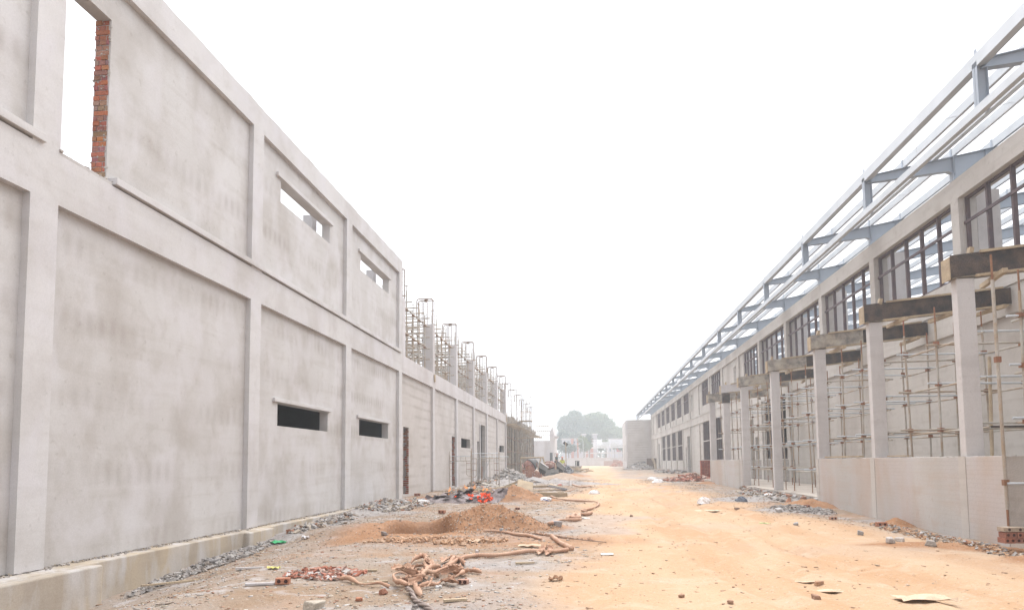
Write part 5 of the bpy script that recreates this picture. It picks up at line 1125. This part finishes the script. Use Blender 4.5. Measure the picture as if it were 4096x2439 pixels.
# trees: many small leaf faces in clumps
def leafmat(nm, c1, c2):
    return mat(nm, c1, c2, .9, rough=.8, bump=0, grain=0)
LF = [leafmat('leaves_dull', (.055, .085, .045), (.09, .12, .06)), leafmat('leaves_fresh', (.085, .125, .04), (.12, .15, .06)), leafmat('leaves_dark', (.03, .055, .035), (.05, .08, .05))]
BK = mat('bark', (.13, .10, .08), (.18, .14, .11), 3)
def tree(name, label, x, y, base, blobs, nleaf, lm, sz=.35, tr=.35, group=None, cat='tree'):
    R = random.Random(int(x*10+y)); T = Thing(name, label, cat, (x, y, base), group)
    tk = MB(); zc = min(b_[2] for b_ in blobs)
    tk.path(spline([(x, y, base), (x+.1, y, base+(zc-base)*.5), (x-.1, y, zc)], 1), tr, 8, lambda i: 1-.05*i)
    for b_ in blobs: tk.tube((x-.1, y, zc-.6), (b_[0], b_[1], b_[2]), tr*.45, 6, tr*.15)
    T.part('trunk', tk, BK)
    vs = []; fs = []
    tot = sum(b_[3]*b_[5] for b_ in blobs)
    for (cx, cy2, cz, rx, ry, rz) in blobs:
        k = int(nleaf*rx*rz/tot); ncl = max(6, k//26)
        for c in range(ncl):
            while True:
                p = Vector((R.uniform(-1, 1), R.uniform(-1, 1), R.uniform(-1, 1)))
                if .35 < p.length < 1: break
            p = p.normalized()*(p.length**.5)*R.uniform(.85, 1.06); cc = Vector((cx+p.x*rx, cy2+p.y*ry, cz+p.z*rz)); cr = R.uniform(.5, 1.3)*sz*3
            for q in range(k//ncl):
                d = Vector((R.gauss(0, .5), R.gauss(0, .5), R.gauss(0, .35)))*cr; c0 = cc+d; s_ = sz*R.uniform(.5, 1.1)
                a = Vector((R.uniform(-1, 1), R.uniform(-1, 1), R.uniform(-1, 1))).normalized()*s_; b2 = a.orthogonal().normalized()*s_*.7; n = len(vs)
                vs += [c0-a, c0+b2, c0+a, c0-b2]; fs.append((n, n+1, n+2, n+3))
    m_ = MB(); m_.add(vs, fs); T.part('crown', m_, lm); return T
def P_(px, py, Y): p = AY(px, py, Y); return p
Yt = 275; a = P_(2290, 1715, Yt); sc_ = Yt/FP
tree('tree', 'loose-crowned hazy tree on the left of the far pair', a.x, Yt, .4, [(P_(2272, 1718, Yt).x, Yt, P_(0, 1725, Yt).z, 30*sc_, 5, 30*sc_), (P_(2298, 1700, Yt).x, Yt+1, P_(0, 1706, Yt).z, 24*sc_, 5, 27*sc_), (P_(2315, 1722, Yt).x, Yt, P_(0, 1726, Yt).z, 24*sc_, 5, 34*sc_), (P_(2250, 1742, Yt).x, Yt, P_(0, 1740, Yt).z, 18*sc_, 4, 24*sc_), (P_(2270, 0, Yt).x, Yt, P_(0, 1765, Yt).z, 36*sc_, 5, 28*sc_), (P_(2315, 0, Yt).x, Yt, P_(0, 1760, Yt).z, 28*sc_, 5, 26*sc_)], 16000, LF[0], .40, .45)
tree('tree', 'broad dense round tree on the right of the far pair', P_(2390, 0, Yt).x, Yt+6, .4, [(P_(2362, 1718, Yt).x, Yt+5, P_(0, 1725, Yt).z, 34*sc_, 6, 36*sc_), (P_(2395, 1716, Yt).x, Yt+5, P_(0, 1722, Yt).z, 40*sc_, 6, 38*sc_), (P_(2432, 1726, Yt).x, Yt+6, P_(0, 1735, Yt).z, 26*sc_, 5, 32*sc_), (P_(2448, 1742, Yt).x, Yt+6, P_(0, 1752, Yt).z, 15*sc_, 4, 22*sc_), (P_(2375, 0, Yt).x, Yt+5, P_(0, 1760, Yt).z, 45*sc_, 6, 26*sc_), (P_(2425, 0, Yt).x, Yt+5, P_(0, 1765, Yt).z, 36*sc_, 6, 26*sc_)], 24000, LF[1], .42, .6)
tree('tree', 'dark green tree behind the concrete shell', P_(2228, 0, 240).x, 240, .4, [(P_(2228, 0, 240).x, 240, P_(0, 1775, 240).z, 20*.088, 3, 24*.088), (P_(2222, 0, 240).x, 240, P_(0, 1805, 240).z, 22*.088, 3, 24*.088)], 3500, LF[2], .35)
tree('tree', 'low bushy tree before the apartment block, left side', P_(2245, 0, 205).x, 205, .4, [(P_(2245, 0, 205).x, 205, P_(0, 1818, 205).z, 22*.075, 2, 13*.075)], 2000, LF[2], .3, .15)
tree('tree', 'yellow-green slender tree before the orange panels', P_(2303, 0, 205).x, 205, .4, [(P_(2300, 0, 205).x, 205, P_(0, 1790, 205).z, 13*.075, 1.5, 14*.075), (P_(2308, 0, 205).x, 205, P_(0, 1812, 205).z, 18*.075, 1.5, 20*.075)], 2200, LF[1], .28, .14)
tree('tree', 'narrow dark tree beside the street lamp', P_(2324, 0, 207).x, 207, .4, [(P_(2324, 0, 207).x, 207, P_(0, 1795, 207).z, 8*.075, 1, 30*.075)], 1400, LF[2], .25, .12)
for i, (px, py, r, lb) in enumerate([(2370, 1818, 10, 'small round shrub inside the steel shed, left'), (2420, 1812, 12, 'leafy shrub in the middle of the steel shed'), (2450, 1818, 12, 'shrub at the right of the steel shed'), (2388, 1800, 9, 'upright shrub behind the shed columns')]):
    tree('shrub', lb, P_(px, 0, 221).x, 221, .4, [(P_(px, 0, 221).x, 221, P_(0, py, 221).z, r*.08, 1, r*.08)], 700, LF[i % 2], .25, .08, cat='shrub')
tree('tree', 'thin treetop showing over the formwork deck', -16.5, 150, .3, [(-17.5, 150, 9.3, 2.4, 2, 1.4), (-14.5, 150, 8.9, 1.7, 2, 1.2)], 1500, LF[0], .22, .2)
bt = MB(); Rb = random.Random(9)
for i in range(5200):
    x = Rb.uniform(-45, 48); y = 305+Rb.uniform(-4, 4); z = .4+abs(Rb.gauss(0, .5))*(5.5+1.5*math.sin(x*.35)+math.sin(x*1.1)); a = Vector((Rb.uniform(-1, 1), Rb.uniform(-1, 1), Rb.uniform(-1, 1))).normalized()*Rb.uniform(.3, .8); c2_ = a.orthogonal().normalized()*.5; c0 = Vector((x, y, min(z, 9)))
    bt.add([c0-a, c0+c2_, c0+a, c0-c2_], [(0, 1, 2, 3)])
single('distant_trees', bt, LF[2], 'hazy belt of bushes far behind the boundary wall', 'trees', kind='stuff', org=(0, 305, .4))
# faint row of roofs far left of the boundary wall
# ------------------------------------------------------------------ two workers by the shell
def person(label, p, rz, shirt, trouser, helmet, bend=0.0):
    T = Thing('person', label, 'person', p, local=True, rotz=rz)
    def skin(name, verts, edges, rad, m_, parent=None):
        me = bpy.data.meshes.new(name); me.from_pydata(verts, edges, []); o = bpy.data.objects.new(name, me); col.objects.link(o); o.parent = parent or T.o
        sk_ = o.modifiers.new('skin', 'SKIN'); 
        for i, r in enumerate(rad): me.skin_vertices[0].data[i].radius = (r, r) if not isinstance(r, tuple) else r
        me.skin_vertices[0].data[0].use_root = True
        sb_ = o.modifiers.new('sub', 'SUBSURF'); sb_.levels = 1; sb_.render_levels = 1; me.materials.append(m_); return o
    b = bend
    SK = bpy.data.materials.get('skin') or mat('skin', (.36, .21, .14), bump=0)
    # body: pelvis, spine, neck, head, arms with hands, legs with feet, one surface
    V = [(0,0,.93),(0,b*.3,1.15),(0,b*.8,1.38),(0,b,1.50),(0,b*1.1,1.60),(0,b*1.15-.01,1.70), (.19,b*.8,1.40),(.27,b*.8+.04,1.13),(.25,b*.9-.16,.92),(.25,b*.9-.24,.86),(-.19,b*.8,1.40),(-.27,b*.8+.02,1.13),(-.28,b*.8-.06,.88),(-.28,b*.8-.09,.79),
         (.10,0,.88),(.12,-.03,.48),(.12,.03,.08),(.13,-.12,.04),(-.10,0,.88),(-.13,-.08,.48),(-.13,-.02,.08),(-.14,-.16,.04)]
    E_ = [(0,1),(1,2),(2,3),(3,4),(4,5),(2,6),(6,7),(7,8),(8,9),(2,10),(10,11),(11,12),(12,13),(0,14),(14,15),(15,16),(16,17),(0,18),(18,19),(19,20),(20,21)]
    Rr = [.15,.13,.15,.06,.09,.08,.07,.05,.04,.035,.07,.05,.04,.035,.09,.065,.045,.035,.09,.065,.045,.035]
    skin('body', V, E_, Rr, SK)
    skin('shirt', [(0,0,.98),(0,b*.3,1.15),(0,b*.8,1.39),(.19,b*.8,1.40),(.27,b*.8+.04,1.14),(-.19,b*.8,1.40),(-.27,b*.8+.02,1.14)], [(0,1),(1,2),(2,3),(3,4),(2,5),(5,6)], [.17,.155,.17,.085,.065,.085,.065], shirt)
    skin('trousers', [(0,0,.95),(.10,0,.88),(.12,-.03,.48),(.12,.03,.12),(-.10,0,.88),(-.13,-.08,.48),(-.13,-.02,.12)], [(0,1),(1,2),(2,3),(0,4),(4,5),(5,6)], [.16,.10,.08,.07,.10,.08,.07], trouser)
    h = MB(); n = 12
    for j in range(5):
        th = PI/2*j/4
        h.v += [(math.cos(th)*math.cos(2*PI*i/n)*.125, b*1.12+math.cos(th)*math.sin(2*PI*i/n)*.14, 1.68+math.sin(th)*.12) for i in range(n)]; h.c += [(1, 1, 1)]*n
    h.f += [(j*n+i, j*n+(i+1) % n, (j+1)*n+(i+1) % n, (j+1)*n+i) for j in range(4) for i in range(n)]
    T.part('helmet', h, helmet, sm=True); nz = MB(); nz.obox((0, b*1.15-.10, 1.62), (.03, .03, .04)); T.part('nose', nz, SK)
Yp = 69; a = AY(2248, 1828, Yp); zb_ = a.z-1.72
person('person in orange helmet and yellow vest standing behind the right hopper', (a.x, Yp, zb_), .4, mat('yellow_vest', (.50, .55, .12)), mat('grey_trousers', (.30, .30, .31)), mat('orange_helmet', (.62, .22, .12)), -.05)
a = AY(2224, 1815, 74); person('person in dark clothes and pale helmet at the corner of the concrete shell', (a.x, 74, a.z-1.72), 1.2, mat('dark_shirt', (.06, .10, .09)), mat('dark_trousers', (.05, .06, .07)), mat('pink_helmet', (.55, .33, .29)), -.1)
single('timber_pack', MB().box(AY(2212, 0, 74).x-.2, AY(2234, 0, 74).x, 73.4, 74.8, .1, AY(2224, 1815, 74).z-1.75), WD2, 'stack of boards under the person in dark clothes', 'timber')
heap('rubble', 'grey equipment and rubble heap between the two workers', AY(2236, 0, 71).x, 71, .7, 1.0, 1.2, 120, .1, .35, [(.15,.15,.17), (.30,.31,.33), (.22, .23, .25)])

# ------------------------------------------------------------------ litter: thousands of small chips
def litter():
    R = np.random.RandomState(3); n = 60000
    y = 6.3+(R.rand(n)**1.7)*44; x = -7.2+R.rand(n)*14.2
    rm_ = roadmask(x, y); keep = R.rand(n) < (.10+.90*(1-rm_))*(.3+.7*(np.clip(fbm(x*.8, y*.8, 60, 3)*3+.5, 0, 1)))
    keep &= ~((x > 6.9) & (y > 8)); x, y, rm_ = x[keep], y[keep], rm_[keep]; n = len(x); z = gz(x, y)
    s_ = .005+.022*R.rand(n)**3.6+.0004*y; big = (R.rand(n) < .02) & (rm_ < .5); s_[big] *= 1.7
    cube = np.array([(-.5,-.5,-.5),(.5,-.5,-.5),(.5,.5,-.5),(-.5,.5,-.5),(-.5,-.5,.5),(.5,-.5,.5),(.5,.5,.5),(-.5,.5,.5)])
    P = cube[None]+R.uniform(-.22, .22, (n, 8, 3)); P[:, :, 0] *= (s_*(1+1.6*R.rand(n)))[:, None]; P[:, :, 1] *= s_[:, None]; P[:, :, 2] *= (s_*(.2+.35*R.rand(n)))[:, None]
    a = R.rand(n)*2*np.pi; c, sn = np.cos(a)[:, None], np.sin(a)[:, None]; X = P[:, :, 0]*c-P[:, :, 1]*sn; Yv = P[:, :, 0]*sn+P[:, :, 1]*c
    V = np.stack([X+x[:, None], Yv+y[:, None], P[:, :, 2]+(z+s_*.12)[:, None]], -1).reshape(-1, 3)
    F0 = np.array([(0,3,2,1),(4,5,6,7),(0,1,5,4),(1,2,6,5),(2,3,7,6),(3,0,4,7)]); FF = (F0[None]+8*np.arange(n)[:, None, None]).reshape(-1, 4)
    me = bpy.data.meshes.new('gravel_litter'); me.vertices.add(len(V)); me.vertices.foreach_set('co', V.ravel()); me.loops.add(FF.size); me.loops.foreach_set('vertex_index', FF.ravel())
    me.polygons.add(len(FF)); me.polygons.foreach_set('loop_start', np.arange(len(FF))*4); me.update(calc_edges=True)
    pal = np.array([(.46,.44,.42), (.38,.35,.32), (.46,.40,.32), (.40,.22,.15), (.30,.23,.18), (.56,.54,.53), (.37,.24,.16), (.42,.35,.27)]); pr = np.array([(.40,.26,.17), (.45,.31,.21), (.33,.21,.14), (.48,.38,.29)])
    cl = np.where((rm_ > .6)[:, None], pr[R.randint(0, 4, n)], pal[R.randint(0, 8, n)])
    C = np.concatenate([np.repeat(cl, 8, 0), np.ones((n*8, 1))], 1).astype(np.float32); at = me.color_attributes.new('col', 'FLOAT_COLOR', 'POINT'); at.data.foreach_set('color', C.ravel())
    me.materials.append(VC); o = bpy.data.objects.new('gravel_litter', me); col.objects.link(o); setp(o, 'small chips of brick, mortar and wood strewn over the ground', 'litter', kind='stuff')
litter()

# ------------------------------------------------------------------ haze
hz = MB().box(-460, 460, -60, 600, -3, 26); HM = bpy.data.materials.new('haze_air'); HM.use_nodes = True; N = HM.node_tree.nodes; N.clear()
out = N.new('ShaderNodeOutputMaterial'); pv = N.new('ShaderNodeVolumePrincipled'); pv.inputs['Color'].default_value = (.87, .945, 1, 1); pv.inputs['Density'].default_value = .0019; pv.inputs['Anisotropy'].default_value = .2
HM.node_tree.links.new(pv.outputs[0], out.inputs['Volume'])
o = single('haze', hz, HM, kind='stuff', org=(0, 0, 0)); o['label'] = 'thin pale haze filling the air over the site'; o['category'] = 'haze'
